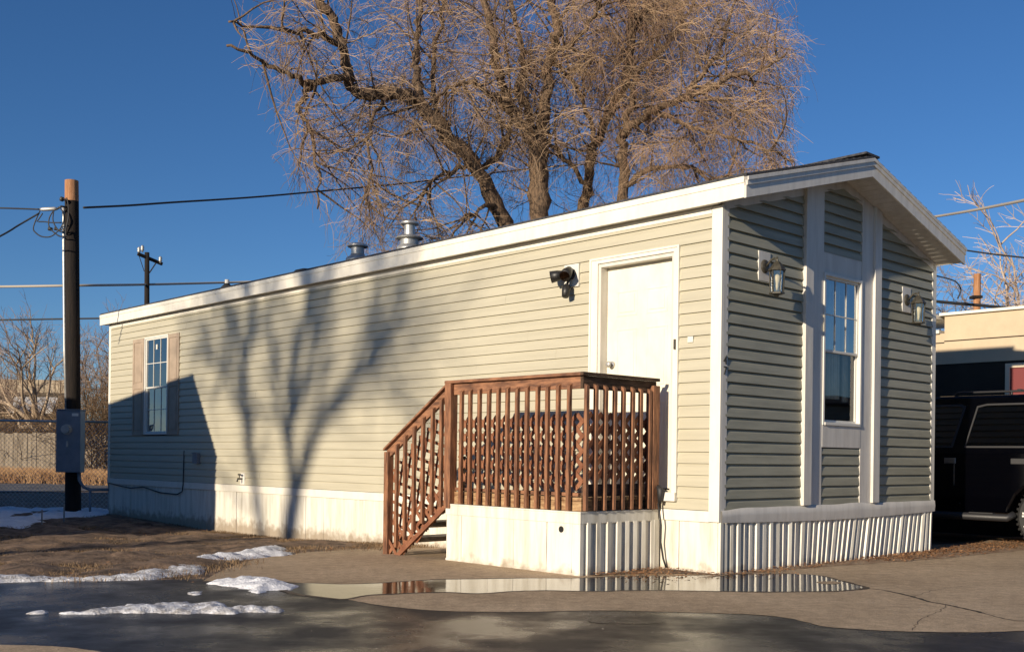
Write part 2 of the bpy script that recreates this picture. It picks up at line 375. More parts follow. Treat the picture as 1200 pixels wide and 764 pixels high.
# standing water between deck and driveway hump
pud = [(352, 684), (400, 685), (440, 684), (480, 681.5), (520, 679.5), (560, 679), (620, 678), (680, 678), (720, 676), (780, 675.5), (850, 674), (890, 673), (930, 673), (960, 675), (980, 680), (995, 684), (1012, 689), (990, 692), (960, 693), (900, 693.5), (850, 693),
       (790, 692), (730, 692), (700, 693), (640, 692), (600, 693), (560, 695.5), (520, 694), (470, 695.5), (430, 697.5), (404, 702), (380, 700), (350, 696), (335, 690)]
pw = spline(W(pud), 5, .004, True, 5); cxp = sum(p[0] for p in pw)/len(pw); cyp = sum(p[1] for p in pw)/len(pw); wet = []
for i in range(len(pw)):
    q0, q1 = Vector(pw[i-1]), Vector(pw[(i+1) % len(pw)]); t_ = (q1-q0).normalized(); nn = Vector((-t_.y, t_.x)); 
    if inside(pw, pw[i][0]+nn.x*.02, pw[i][1]+nn.y*.02): nn = -nn
    k_ = .035+.05*abs(noise.noise(Vector((i*.13, 1, 1))))+.02*abs(noise.noise(Vector((i*.6, 2, 1)))); wet.append((pw[i][0]+nn.x*k_, pw[i][1]+nn.y*k_))
M['damp'] = asphalt('damp_pavement', (.075, .055, .038), (.13, .10, .07), .45, .8, 1., .3, .6)
sheet('driveway', wet, M['damp'], .0042)
sheet('water', pw, M['water'], .005)
sheet('driveway', spline(W([(957, 682.5), (975, 681.5), (985, 683), (983, 684.6), (965, 684.6)]), 4, .004, True, 9), M['pave'], .0065)
# dry hump of pavement at the bottom left corner of the road
sheet('road', spline(W([(-120, 758), (0, 756), (60, 757.5), (105, 762), (130, 770), (60, 790), (-120, 800)]), 5, .006, True, 6), M['pave'], .0035)
# dark crack across the driveway
crack = spline(W([(1005, 689.5), (1030, 691), (1055, 696), (1075, 701), (1090, 705.5), (1110, 709), (1128, 713), (1145, 717), (1160, 721), (1180, 726), (1205, 729), (1260, 734)]), 8, .008, False, 8)
crk = MB()
rnd = random.Random(5)
for i in range(len(crack)-1):
    a, b_ = Vector((*crack[i], 0)), Vector((*crack[i+1], 0)); d = (b_-a).normalized(); nn = Vector((-d.y, d.x, 0))
    w0 = .006+.012*abs(noise.noise(Vector((i*.21, 0, 0))))+(.008 if 10 < i < 60 else 0)
    w1 = .006+.012*abs(noise.noise(Vector(((i+1)*.21, 0, 0))))+(.008 if 10 < i+1 < 60 else 0)
    crk.add([a-nn*w0, b_-nn*w1, b_+nn*w1, a+nn*w0], [(0, 1, 2, 3)])
crk.v = [(x, y, ground_z(x, y)+.005) for x, y, z in crk.v]
tag(crk.build('pavement_crack', mat('crack_tar', (.03, .022, .015), .9), recalc=False), kind='structure')
for k_, (cp, w_) in enumerate(([[(1110, 709), (1100, 717), (1080, 726), (1068, 740)], .002], [[(1070, 700), (1090, 693), (1120, 688), (1170, 684), (1230, 683)], .002],)):
    cr_ = spline(W(cp), 10, .010, False, 30+k_); cm = MB()
    for i in range(len(cr_)-1):
        a, b_ = Vector((*cr_[i], 0)), Vector((*cr_[i+1], 0)); d = (b_-a).normalized(); nn = Vector((-d.y, d.x, 0))
        cm.add([a-nn*w_, b_-nn*w_, b_+nn*w_, a+nn*w_], [(0, 1, 2, 3)])
    cm.v = [(x, y, ground_z(x, y)+.0048) for x, y, z in cm.v]
    tag(cm.build('pavement_crack', bpy.data.materials['crack_tar'], recalc=False), kind='structure')
# damp patches around the standing water: thin films on road
sheet('water', spline(W([(690, 724), (735, 725), (760, 722), (780, 727), (765, 731), (700, 730)]), 4, .006, True, 11), M['road'], .0035)

# snow: real banks with thickness
def snowbank(px, h, label, m, seed, step=.03, p=1.):
    poly = spline(W(px), 5, .012, True, seed)
    xs = [q[0] for q in poly]; ys = [q[1] for q in poly]; o = (min(xs)+max(xs))/2, (min(ys)+max(ys))/2
    x0, x1, y0, y1 = min(xs)-.08, max(xs)+.08, min(ys)-.08, max(ys)+.08
    n1 = int((x1-x0)/step)+1; n2 = int((y1-y0)/step)+1
    mb = MB(); idx = {}
    for j in range(n2+1):
        for i in range(n1+1):
            x, y = x0+i*step, y0+j*step
            ins = inside(poly, x, y); d = pdist(poly, x, y)
            if not ins and d > step*2.2: continue
            nz = noise.fractal(Vector((x*4+seed, y*4, 1)), 1, 2, 4)
            if ins: z = h*(1-math.exp(-d/(h*1.3)))*(.72+.42*nz+.35*noise.noise(Vector((x*1.6+seed, y*1.6, 4)))+.22*noise.fractal(Vector((x*16+seed, y*16, 2)), 1, 2, 3))+.003
            else: z = -.03
            if ins: z -= .06*max(0, .25+noise.fractal(Vector((x*7+seed, y*7, 9)), 1, 2, 3))*math.exp(-d/.10)
            z = max(z, -.03)
            idx[i, j] = len(mb.v); mb.v.append((x, y, ground_z(x, y)+z))
    for (i, j), k in idx.items():
        if (i+1, j) in idx and (i, j+1) in idx and (i+1, j+1) in idx: mb.f.append((k, idx[i+1, j], idx[i+1, j+1], idx[i, j+1]))
    return tag(mb.build('snow', m, smooth=True, recalc=False), kind='structure')
snowbank([(-80, 680), (0, 676), (40, 677), (90, 678), (140, 676), (155, 671), (190, 664), (215, 662), (234, 660), (244, 666), (240, 672), (200, 677), (150, 680), (60, 682), (0, 683.5), (-80, 688)], .055, '', M['snowdirty'], 21, .035)
snowbank([(188, 664), (205, 660.5), (235, 656), (262, 652), (290, 648), (310, 644), (330, 643), (346, 648), (342, 651), (318, 653), (290, 656), (262, 658), (240, 661), (215, 664), (198, 666)], .085, '', M['snow'], 22, .03)
snowbank([(238, 683.5), (258, 680), (275, 677.5), (290, 677), (310, 679.5), (335, 683), (351, 687), (347, 691), (325, 692), (300, 696), (288, 693), (268, 688)], .068, '', M['snow'], 23, .022)
snowbank([(66, 719), (95, 717), (120, 713), (150, 710), (180, 708), (210, 707), (250, 707), (275, 711), (300, 713), (330, 714), (334, 717), (290, 719.5), (240, 720.5), (190, 719.5), (140, 719), (100, 721)], .042, '', M['snowdirty'], 24, .02)
snowbank([(30, 719), (45, 716.5), (58, 717), (54, 719.5), (38, 720)], .02, '', M['snowdirty'], 25, .015)
snowbank([(216, 694), (228, 692.5), (240, 694), (236, 697), (222, 697)], .015, '', M['snowdirty'], 27, .015)
snowbank([(-90, 598), (0, 598), (70, 599), (131, 599), (131, 605), (100, 607), (70, 610), (40, 618), (0, 619), (-90, 622)], .10, '', M['snow'], 26, .07)

# dry grass and leaf litter
def tufts(name, spots, m, h=(.03, .09), seed=3, per=14, spread=.1):
    rnd = random.Random(seed); mb = MB()
    for (x, y) in spots:
        for _ in range(per):
            px, py = x+rnd.gauss(0, spread), y+rnd.gauss(0, spread); z = ground_z(px, py)
            hh = rnd.uniform(*h); a = rnd.uniform(0, 6.28); l = rnd.uniform(.2, 1.3)*hh; w = .0025
            dx, dy = math.cos(a), math.sin(a)
            mb.add([(px-dy*w, py+dx*w, z-.005), (px+dy*w, py-dx*w, z-.005), (px+dx*l*.5+dy*w, py+dy*l*.5-dx*w, z+hh*.7), (px+dx*l*.5-dy*w, py+dy*l*.5+dx*w, z+hh*.7), (px+dx*l, py+dy*l, z+hh)], [(0, 1, 2, 3), (3, 2, 4)])
    return tag(mb.build(name, m, recalc=False), kind='stuff')
rnd = random.Random(12); sp = []
for _ in range(430):
    t = rnd.random(); v = to_world(-.06-abs(rnd.gauss(0, .28)), 3.9+t*9)
    sp.append((v.x, v.y))
while len(sp) < 1500:
    i = rnd.randrange(len(dirt_zone)); x = rnd.uniform(-9, -1); y = rnd.uniform(8, 17)
    if inside(dirt_zone, x, y) and noise.noise(Vector((x*.9, y*.9, 3))) > -.05: sp.append((x, y))
tufts('dry_grass', sp, M['grass'], h=(.012, .05), seed=4, per=40, spread=.13)['label'] = 'short dry grass and stubble on the bare dirt strip'
sp = []
for _ in range(240):
    u_ = rnd.random(); v = to_world(-.9+.95*u_+rnd.gauss(0, .06), rnd.uniform(.25, .62) if rnd.random() < .6 else rnd.uniform(0, .6)) if rnd.random() < .35 else to_world(rnd.uniform(-.05, 4.3), -abs(rnd.gauss(0, .10))-.02)
    sp.append((v.x, v.y))
def litter(name, spots, m, seed, per=9, spread=.07, size=(.008, .022)):
    rnd = random.Random(seed); mb = MB()
    for (x, y) in spots:
        for _ in range(per):
            px, py = x+rnd.gauss(0, spread), y+rnd.gauss(0, spread); z = ground_z(px, py)+rnd.uniform(.012, .03)
            s = rnd.uniform(*size); a = rnd.uniform(0, 6.28); ax = Vector((math.cos(a), math.sin(a), rnd.uniform(-.4, .4)))*s; bx = Vector((-math.sin(a), math.cos(a), rnd.uniform(-.4, .4)))*s*rnd.uniform(.25, .6)
            c = Vector((px, py, z)); mb.add([c-ax, c+bx*.8, c+ax, c-bx], [(0, 1, 2, 3)])
    return tag(mb.build(name, m, recalc=False), kind='stuff')
for _ in range(420):
    x = rnd.uniform(2.4, 6.5); v = to_world(x, rnd.uniform(-.45, .1)); sp.append((v.x, v.y))
litter('leaf_litter', sp, M['leaf'], 6)['label'] = 'brown dead leaves and pine bits along the skirting and driveway edge'
# earth strip along the gable skirting and towards the parked car
strip = [(0.0, -.02), (-.05, -.10), (.5, -.13), (1.2, -.20), (1.9, -.30), (2.6, -.42), (3.3, -.52), (4.2, -.55), (5.2, -.62), (6.4, -.9), (7.5, -1.2), (7.5, .35), (5.2, .35), (4.2, .25), (3.98, -.02)]
sheet('dirt', [tuple(to_world(*p)[:2]) for p in spline(strip, 3, .02, True, 15)], mat('leafy_dirt', (.20, .105, .05), .95, nscale=6, color2=(.40, .30, .20), bump=1., bscale=40, detail=9), .0065)
strip2 = [(-.98, .60), (-.6, .48), (-.3, .30), (-.1, .05), (.02, .02), (.02, .60)]
sheet('dirt', [tuple(to_world(*p)[:2]) for p in spline(strip2, 3, .01, True, 16)], M['dirt'], .008)
sp = []
for _ in range(140):
    u_, v_ = rnd.uniform(0, 1200), rnd.uniform(700, 764); sp.append(gpt(u_, v_))
for _ in range(60): sp.append(gpt(rnd.uniform(1040, 1130), rnd.uniform(716, 726)))
sp2_ = []
while len(sp2_) < 260:
    x = rnd.uniform(-9, -1); y = rnd.uniform(8, 17)
    if inside(dirt_zone, x, y): sp2_.append((x, y))
litter('fallen_leaves', sp2_, M['leaf'], 19, 8, .2, (.01, .025))['label'] = 'dead leaves and clods over the bare dirt strip left of the pavement'
litter('gravel_bits', sp, M['stone'], 9, 2, .25, (.003, .009))['label'] = 'small stones and grit scattered over the pavement'

# ================================================================ THE MOBILE HOME
HW, HL = 3.974, 12.844
ZB, ZE = .553, 3.193              # siding bottom, eave
SL = .27                          # roof slope
home = empty('mobile_home', (CX, CY, 0), YAW, 'long single-wide mobile home with sage lap siding, white trim and a gabled end', 'mobile home')
def siding(name, m, plane, lo, hi, z0, z1, openings, parent):
    mb = MB(); pitch = .1024; k = 0
    P = {'long': lambda a, z, o: (-o, a, z), 'front': lambda a, z, o: (a, -o, z), 'back': lambda a, z, o: (HW+o, a, z), 'rear': lambda a, z, o: (a, HL+o, z)}[plane]
    k_ = 1.9 if plane == 'front' else 1.4
    jr = random.Random(z1*7+len(plane))
    def off(t): return k_*(.015-.004*t/.68 if t < .68 else .011-.010*(t-.68)/.32)
    while z0+k*pitch < z1-1e-4:
        a, b = z0+k*pitch, min(z0+(k+1)*pitch, z1); k += 1
        br = sorted({a, a+.68*pitch, b} | {q for o in openings for q in o[2:4] if a < q < b}); br = [q for q in br if q <= b+1e-6]
        first = True
        for i in range(len(br)-1):
            za, zb = br[i], br[i+1]; mid = (za+zb)/2
            iv = [('lo', 'hi')]; cuts = [(o[0], o[1]) for o in openings if o[2] < mid < o[3]]
            segs = [(lo(za), lo(zb), hi(za), hi(zb))]
            for c0, c1 in sorted(cuts):
                s_new = []
                for (l0, l1, h0, h1) in segs:
                    if c0 > l0 and c0 < h0: s_new.append((l0, l1, c0, c0))
                    if c1 < h0 and c1 > l0: s_new.append((c1, c1, h0, h1))
                    if c1 <= l0 or c0 >= h0: s_new.append((l0, l1, h0, h1))
                segs = s_new
            oa, ob = off((za-a)/pitch), off((zb-a)/pitch)
            if first: jo = [jr.uniform(.3, 3.6)+q_*3.66 for q_ in range(5)]; jd = [jr.uniform(0, .0022) for _ in range(6)]
            if plane in ('long', 'back'):          # lapped joints between lengths of siding
                s2 = []
                for (l0, l1, h0, h1) in segs:
                    cur = l0
                    for j_ in jo:
                        if cur+.05 < j_ < h0-.05: s2.append((cur, cur, j_, j_)); cur = j_
                    s2.append((cur, cur if cur != l0 else l1, h0, h1))
                segs = s2
            for (l0, l1, h0, h1) in segs:
                ex = jd[sum(1 for j_ in jo if j_ <= l0+.001)] if plane in ('long', 'back') else 0
                oa, ob = off((za-a)/pitch)+ex, off((zb-a)/pitch)+ex
                if h0-l0 < .005 and h1-l1 < .005: continue
                if h1 < l1: h1 = l1 = (h1+l1)/2
                mb.add([P(l0, za, oa), P(h0, za, oa), P(h1, zb, ob), P(l1, zb, ob)], [(0, 1, 2, 3)])
                if first: mb.add([P(l0, za, 0), P(h0, za, 0), P(h0, za, oa), P(l0, za, oa)], [(0, 1, 2, 3)])
            first = False
    return mb.build(name, m, parent)
DOOR = (.50, 1.42, .72, 2.86)      # rough opening in the long wall: y0,y1,z0,z1
WIN = (10.58, 11.45, 1.27, 2.88)
cst = lambda v: (lambda z: v)
siding('wall', M['siding'], 'long', cst(.02), cst(HL-.02), ZB, ZE+.02, [DOOR, WIN], home)
ridge = HW/2
glo = lambda z: .05 if z < ZE+.0 else .05+(z-ZE)/SL
ghi = lambda z: HW-.05 if z < ZE+.0 else HW-.05-(z-ZE)/SL
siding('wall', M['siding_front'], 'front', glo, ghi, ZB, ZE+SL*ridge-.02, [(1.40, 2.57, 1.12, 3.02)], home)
siding('wall', M['siding'], 'back', cst(.02), cst(HL-.02), ZB, ZE+.02, [], home)
siding('wall', M['siding'], 'rear', glo, ghi, ZB, ZE+SL*ridge-.02, [], home)
# floor and inner lining keep daylight out of the rooms
mb = MB(); mb.box(.1, HW-.1, .1, HL-.1, ZB-.06, ZB); mb.box(1.2, 1.22, 9.8, HL-.1, ZB+.01, ZE); mb.box(.1, HW-.1, 1.6, 1.62, ZB+.01, ZE)
mb.box(.1, HW-.1, .1, HL-.1, ZE+.01, ZE+.05)
mb.build('interior_partition', M['darkroom'], home)

# roof: two slopes of shingle, fascia, rakes, soffits
OR, SR = .03, .288                            # right eave overhang
OE, OG, OB = .10, .31, .17          # eave, gable and back overhangs
y0, y1 = -OG, HL+OB
ze = lambda x: 3.385+SL*(x+OE) if x <= ridge else 3.385+SL*(ridge+OE)-SR*(x-ridge)
mb = MB()
for a, b in ((-OE-.018, ridge), (ridge, HW+OR+.018)):
    n = 18
    for i in range(n):       # shingle courses, each a small step
        xa, xb = a+(b-a)*i/n, a+(b-a)*(i+1)/n
        za, zb = ze(xa), ze(xb); k = .006
        up = (a < 0)
        mb.hexa([(xa, y0-.02, za-.012), (xb, y0-.02, zb-.012), (xb, y1+.02, zb-.012), (xa, y1+.02, za-.012),
                 (xa, y0-.02, za+.012+(k if up else -k*0)), (xb, y0-.02, zb+.012+(0 if up else k)), (xb, y1+.02, zb+.012+(0 if up else k)), (xa, y1+.02, za+.012+(k if up else 0))])
mb.bar((ridge, y0-.02, ze(ridge)+.02), (ridge, y1+.02, ze(ridge)+.02), .26, .02)
roof = mb.build('roof', M['shingle'], home)
mb = MB(); mb.box(-OE-.022, -OE, y0, y1, 3.195, 3.372); mb.box(-OE-.030, -OE-.022, y0, y1, 3.318, 3.372)
mb.build('fascia', M['white'], home, bevel=.003)
mb = MB(); mb.box(HW+OR, HW+OR+.022, y0, y1, 3.195, 3.372)
mb.build('fascia', M['white'], home, bevel=.003)
for sgn in (0, 1):                # rake boards: wide board plus a proud upper strip
    for yy, d in ((y0, -1), (y1, 1)):
        mb = MB(); xa, xb = (-OE-.022, ridge) if sgn == 0 else (ridge, HW+OR+.022)
        for (lo_, hi_, t) in ((-.19, -.012, .022), (-.085, -.012, .034), (-.045, -.012, .044)):
            za, zb = ze(xa), ze(xb)
            p = [(xa, 0, za+lo_), (xb, 0, zb+lo_), (xb, 0, zb+hi_), (xa, 0, za+hi_)]
            ya, yb = (yy, yy+d*t)
            mb.hexa([(p[0][0], ya, p[0][2]), (p[1][0], ya, p[1][2]), (p[1][0], yb, p[1][2]), (p[0][0], yb, p[0][2]),
                     (p[3][0], ya, p[3][2]), (p[2][0], ya, p[2][2]), (p[2][0], yb, p[2][2]), (p[3][0], yb, p[3][2])])
        mb.build('rake_board', M['greytrim'], home, bevel=.002)
# ribbed soffit under the gable overhang (and small ones along the eaves)
for sgn in (0, 1):
    mb = MB(); xa, xb = (-OE, ridge) if sgn == 0 else (ridge, HW+OR); n = 22
    for i in range(n):
        a, b = xa+(xb-xa)*i/n, xa+(xb-xa)*(i+1)/n
        za, zb = ze(a)-.155, ze(b)-.155
        mb.hexa([(a+.008, y0+.001, za-.012), (b-.008, y0+.001, zb-.012), (b-.008, .0, zb-.012), (a+.008, .0, za-.012), (a+.002, y0+.001, za), (b-.002, y0+.001, zb), (b-.002, 0, zb), (a+.002, 0, za)])
        mb.hexa([(a, y0+.001, za), (b, y0+.001, zb), (b, 0, zb), (a, 0, za), (a, y0+.001, za+.01), (b, y0+.001, zb+.01), (b, 0, zb+.01), (a, 0, za+.01)])
    mb.build('soffit', M['greytrim'], home)
mb = MB(); mb.box(-OE, 0, 0, y1, 3.205, 3.215); mb.box(HW, HW+OR, 0, y1, 3.205, 3.215); mb.build('soffit', M['greytrim'], home)
# frieze strip under the eave, and along the rakes on the gable wall
mb = MB(); mb.box(-.024, 0, .09, HL-.06, 3.14, 3.20); mb.build('frieze_board', M['white'], home)
for sgn in (0, 1):
    mb = MB(); xa, xb = (.0, ridge) if sgn == 0 else (ridge, HW)
    za, zb = ze(xa)-.168, ze(xb)-.168
    mb.hexa([(xa, -.026, za-.085), (xb, -.026, zb-.085), (xb, 0, zb-.085), (xa, 0, za-.085), (xa, -.026, za), (xb, -.026, zb), (xb, 0, zb), (xa, 0, za)])
    mb.build('frieze_board', M['greytrim'], home, bevel=.002)
# corner posts
mb = MB(); mb.box(-.028, 0, -.026, .085, .455, 3.195); mb.build('corner_trim', M['white'], home, bevel=.004)
mb = MB(); mb.box(0, .075, -.026, .0, .455, 3.2); mb.build('corner_trim', M['greytrim'], home, bevel=.003)
mb = MB(); mb.box(HW-.07, HW+.026, -.026, .08, .455, 3.2); mb.build('corner_trim', M['white'], home, bevel=.004)
mb = MB(); mb.box(-.026, .07, HL-.06, HL+.02, .455, 3.2); mb.build('corner_trim', M['white'], home, bevel=.004)
mb = MB(); mb.box(HW-.07, HW+.026, HL-.06, HL+.02, .455, 3.2); mb.build('corner_trim', M['white'], home, bevel=.004)
# white band and skirting panels
mb = MB(); mb.box(-.024, 0, .085, HL-.06, .45, .548); mb.build('skirting_band', M['white'], home, bevel=.003)
gz = lambda x, y: ground_z(*to_world(x, y)[:2])
mb = MB(); rnd = random.Random(3); y = 0.
while y < HL:
    w = rnd.choice((.42, .44, .46)); a, b = y, min(y+w, HL); ln = rnd.uniform(-.006, .006); o = -.002-rnd.uniform(0, .006)
    if HL-b < .1: b = HL
    za, zb = gz(0, a)-.02, gz(0, b)-.02
    mb.hexa([(o, a+.003, za), (o, b-.003, zb), (.012, b-.003, zb), (.012, a+.003, za), (o, a+.003+ln, .452), (o, b-.003+ln, .452), (.012, b-.003, .452), (.012, a+.003, .452)])
    y = b
mb.build('skirting', M['skirt'], home, bevel=.0025)
mb = MB(); mb.box(.012, .02, 0, HL, -.2, .45); mb.box(HW-.02, HW, 0, HL, -.2, .552); mb.box(0, HW, HL-.02, HL, -.2, .552)
mb.build('skirting', M['darkroom'], home)
def ribbed(name, m, P, a0, a1, z0f, z1, pitch, depth, leanf, seed, parent):
    rnd = random.Random(seed); prof = []; a = a0
    while a < a1-.02:
        w = pitch*rnd.uniform(.8, 1.2); b = min(a+w, a1)
        prof += [(a, 0), (a+w*.42, 0), (a+w*.50, depth*rnd.uniform(.7, 1.2)), (min(b, a+w*.88), depth*rnd.uniform(.7, 1.2)), (min(b, a+w*.96), 0)]
        a = b
    prof.append((a1, 0)); mb = MB()
    for (p, d) in prof:
        l = leanf(p); mb.v += [P(p-l, z0f(p), d), P(min(p, a1), z1, d)]
    for i in range(len(prof)-1): mb.f.append((2*i, 2*i+2, 2*i+3, 2*i+1))
    return mb.build(name, m, parent)
ribbed('skirting', M['skirt'], lambda a, z, d: (a, -.006-d, z), .02, 3.96, lambda a: -.03, .47, .098, .026, lambda a: .07*sstep(.8, 2.4, a)*sstep(4.1, 3.6, a)*1.4, 4, home)
mb = MB(); mb.box(-.004, .04, -.03, .0, -.02, .455); mb.build('corner_trim', M['skirt'], home, bevel=.003)
# dented metal band above the ribbed skirting, sagging a little
mb = MB(); n = 40
for i in range(n+1):
    x = -.002+(HW+.02)*i/n; sag = .012*math.sin(x*2.1)+.010*noise.noise(Vector((x*3, 0, 0)))
    zt = .552+.02*sstep(0, .5, x)*1+.012*noise.noise(Vector((x*2, 5, 0))); zb = .452-.028*math.sin(math.pi*x/HW)
    mb.v += [(x, -.040, zb), (x, -.046+.006*noise.noise(Vector((x*5, 2, 0))), (zt+zb)/2), (x, -.040, zt), (x, -.002, zt+.006)]
for i in range(n):
    for j in range(3): mb.f.append((4*i+j, 4*i+4+j, 4*i+5+j, 4*i+1+j))
mb.build('skirting_band', M['greytrim'], home, smooth=True)

# gable feature: tall posts, flat inner boards, header and apron panels
ztop = lambda x: ze(x)-.17
for x0_, x1_ in ((1.265, 1.40), (2.57, 2.705)):
    mb = MB(); mb.hexa([(x0_, -.058, .575), (x1_, -.058, .575), (x1_, 0, .575), (x0_, 0, .575), (x0_, -.058, ztop(x0_)), (x1_, -.058, ztop(x1_)), (x1_, 0, ztop(x1_)), (x0_, 0, ztop(x0_))])
    mb.build('trim_post', M['greytrim'], home, bevel=.004)
for x0_, x1_ in ((1.40, 1.62), (2.35, 2.57)):
    mb = MB(); mb.hexa([(x0_, -.030, .575), (x1_, -.030, .575), (x1_, 0, .575), (x0_, 0, .575), (x0_, -.030, ztop(x0_)), (x1_, -.030, ztop(x1_)), (x1_, 0, ztop(x1_)), (x0_, 0, ztop(x0_))])
    mb.build('trim_board', M['greytrim'], home, bevel=.003)
mb = MB(); mb.box(1.62, 2.35, -.024, 0, 2.82, 3.03); mb.build('trim_board', M['greytrim'], home, bevel=.002)
mb = MB(); mb.box(1.62, 2.35, -.032, 0, 1.13, 1.345); mb.build('trim_board', M['greytrim'], home, bevel=.003)

def hung_window(a0, a1, z0, z1, zm, P, parent, cur, proud, mid_sub=0, split=1):
    """double hung window: frame, two sashes with white grilles, panes, curtain"""
    w = empty('window', (0, 0, 0)); w.parent = parent
    def bx(mb, p, q, u, v, o0, o1):
        A, B = P(p, u, o0), P(q, v, o1)
        mb.box(min(A[0], B[0]), max(A[0], B[0]), min(A[1], B[1]), max(A[1], B[1]), u, v)
    fr = MB(); f = .030
    bx(fr, a0, a0+f, z0, z1, -.03, proud); bx(fr, a1-f, a1, z0, z1, -.03, proud)
    bx(fr, a0+f, a1-f, z1-f, z1, -.03, proud); bx(fr, a0+f, a1-f, z0, z0+f, -.03, proud+.008)
    fr.build('frame', M['vinyl'], w, bevel=.003)
    for (u, v, o) in ((zm-.015, z1-f, .004), (z0+f, zm+.015, -.012)):
        s = MB(); g = .024
        p, q = a0+f, a1-f
        bx(s, p, p+g, u, v, o-.02, o+.008); bx(s, q-g, q, u, v, o-.02, o+.008); bx(s, p+g, q-g, v-g, v, o-.02, o+.012); bx(s, p+g, q-g, u, u+g, o-.02, o+.008)
        s.build('sash', M['vinyl'], w, bevel=.002)
        gmb = MB(); m_ = .0055
        for t in (1/3, 2/3):
            c = p+g+(q-p-2*g)*t; bx(gmb, c-m_, c+m_, u+g, v-g, o-.002, o+.003)
        c = (u+v)/2; bx(gmb, p+g, q-g, c-m_, c+m_, o-.0025, o+.0035)
        if not (mid_sub and u < zm-.1): gmb.build('grille', M['vinyl'], w)
        pm = MB(); pm.add([P(p+g, u+g, o-.004), P(q-g, u+g, o-.004), P(q-g, v-g, o-.004), P(p+g, v-g, o-.004)], [(0, 1, 2, 3)] if P(0, 0, 1)[1] < 0 else [(3, 2, 1, 0)]); pm.build('pane', M['glass_clear'] if (mid_sub and u < zm-.1) else M['glass'], w, recalc=False)
    if cur:
        for (c0, c1, u, v) in cur:
            cm = MB(); n = 26
            for i in range(n+1):
                a = c0+(c1-c0)*i/n; o = -.12+.018*math.sin(i*1.35)+.01*math.sin(i*.6)
                cm.v += [P(a, u, o), P(a+(a-c0)*-.05, v, o)]
            for i in range(n): cm.f.append((2*i, 2*i+2, 2*i+3, 2*i+1))
            cm.build('curtain', M['curtain'], w, smooth=True)
    return w
PF = lambda a, z, o: (a, -o, z)
PL = lambda a, z, o: (-o, a, z)
w1 = hung_window(1.62, 2.35, 1.345, 2.825, 2.075, PF, home, [(1.74, 1.86, 1.56, 2.8), (1.93, 2.17, 1.62, 2.8), (2.24, 2.33, 1.6, 2.8)], .040, 1)
w2 = hung_window(10.585, 11.44, 1.285, 2.875, 2.05, PL, home, [(10.62, 11.40, 1.3, 1.62)], .030)
st = MB(); st.box(-.0085, -.0078, 11.0, 11.05, 2.66, 2.74); st.build('sticker', M['vinyl'], w2)
# shutters with two raised panels
for a, b in ((10.19, 10.575), (11.45, 11.87)):
    mb = MB(); z0_, z1_ = 1.275, 2.865; mb.box(-.026, -.006, a, b, z0_, z1_)
    for (p, q) in ((a, a+.05), (b-.05, b)): mb.box(-.036, -.026, p, q, z0_, z1_)
    for (u, v) in ((z0_, z0_+.06), (2.04, 2.12), (z1_-.06, z1_)): mb.box(-.036, -.026, a+.05, b-.05, u, v)
    for u, v in ((z0_+.09, 2.01), (2.15, z1_-.09)): mb.box(-.033, -.026, a+.08, b-.08, u, v)
    mb.build('shutter', M['shutter'], home, bevel=.004)

# entry door: deep jamb, six panels, knob, latch, threshold
door = empty('door', (0, 0, 0)); door.parent = home
y0_, y1_, z0_, z1_ = DOOR
REC = .085
mb = MB()
mb.box(-.030, .0, y0_-.065, y0_, z0_-.05, z1_+.055); mb.box(-.030, .0, y1_, y1_+.10, z0_-.05, z1_+.055); mb.box(-.030, .0, y0_, y1_, z1_, z1_+.055)
mb.box(-.040, -.030, y0_-.065, y0_-.045, z0_-.05, z1_+.055); mb.box(-.040, -.030, y1_+.08, y1_+.10, z0_-.05, z1_+.055); mb.box(-.040, -.030, y0_-.045, y1_+.08, z1_+.035, z1_+.055)
mb.build('casing', M['white'], door, bevel=.003)
mb = MB(); mb.box(-.012, REC+.05, y0_-.001, y0_+.03, z0_-.04, z1_); mb.box(-.012, REC+.05, y1_-.03, y1_+.001, z0_-.04, z1_); mb.box(-.012, REC+.05, y0_+.03, y1_-.03, z1_-.035, z1_)
mb.build('jamb', M['greytrim'], door, bevel=.002)
mb = MB(); a, b = y0_+.032, y1_-.032; u, v = z0_+.01, z1_-.038
mb.box(REC, REC+.04, a, b, u, v)
w_ = (b-a); cols = ((a+.12, a+w_/2-.055), (a+w_/2+.055, b-.12)); rows = ((u+.20, u+.80), (u+.92, u+1.50), (u+1.62, u+1.86))
for (p, q) in cols:
    for (r0, r1) in rows:
        t = .016
        mb.box(REC-.004, REC, p, q, r0, r0+t); mb.box(REC-.004, REC, p, q, r1-t, r1); mb.box(REC-.004, REC, p, p+t, r0+t, r1-t); mb.box(REC-.004, REC, q-t, q, r0+t, r1-t)
        mb.box(REC-.005, REC, p+.035, q-.035, r0+.035, r1-.035)
mb.build('door_slab', M['door'], door, bevel=.003)
mb = MB(); mb.tube([(REC, 1.315, 1.895), (REC-.02, 1.315, 1.895)], .032, 16); mb.tube([(REC-.02, 1.315, 1.895), (REC-.045, 1.315, 1.895), (REC-.06, 1.315, 1.895), (REC-.075, 1.315, 1.895)], [.012, .016, .030, .022], 16)
mb.build('knob', M['galv'], door, smooth=True)
mb = MB(); mb.box(-.050, -.03, .458, .475, 1.98, 2.07); mb.build('latch', M['bronze'], door, bevel=.002)
mb = MB(); mb.box(-.060, REC, y0_-.065, y1_+.10, z0_-.10, z0_-.02); mb.build('threshold', M['white'], door, bevel=.004)
mb = MB(); mb.box(-.03, -.015, .275, .335, 2.03, 2.085); mb.build('doorbell', M['vinyl'], home, bevel=.004)

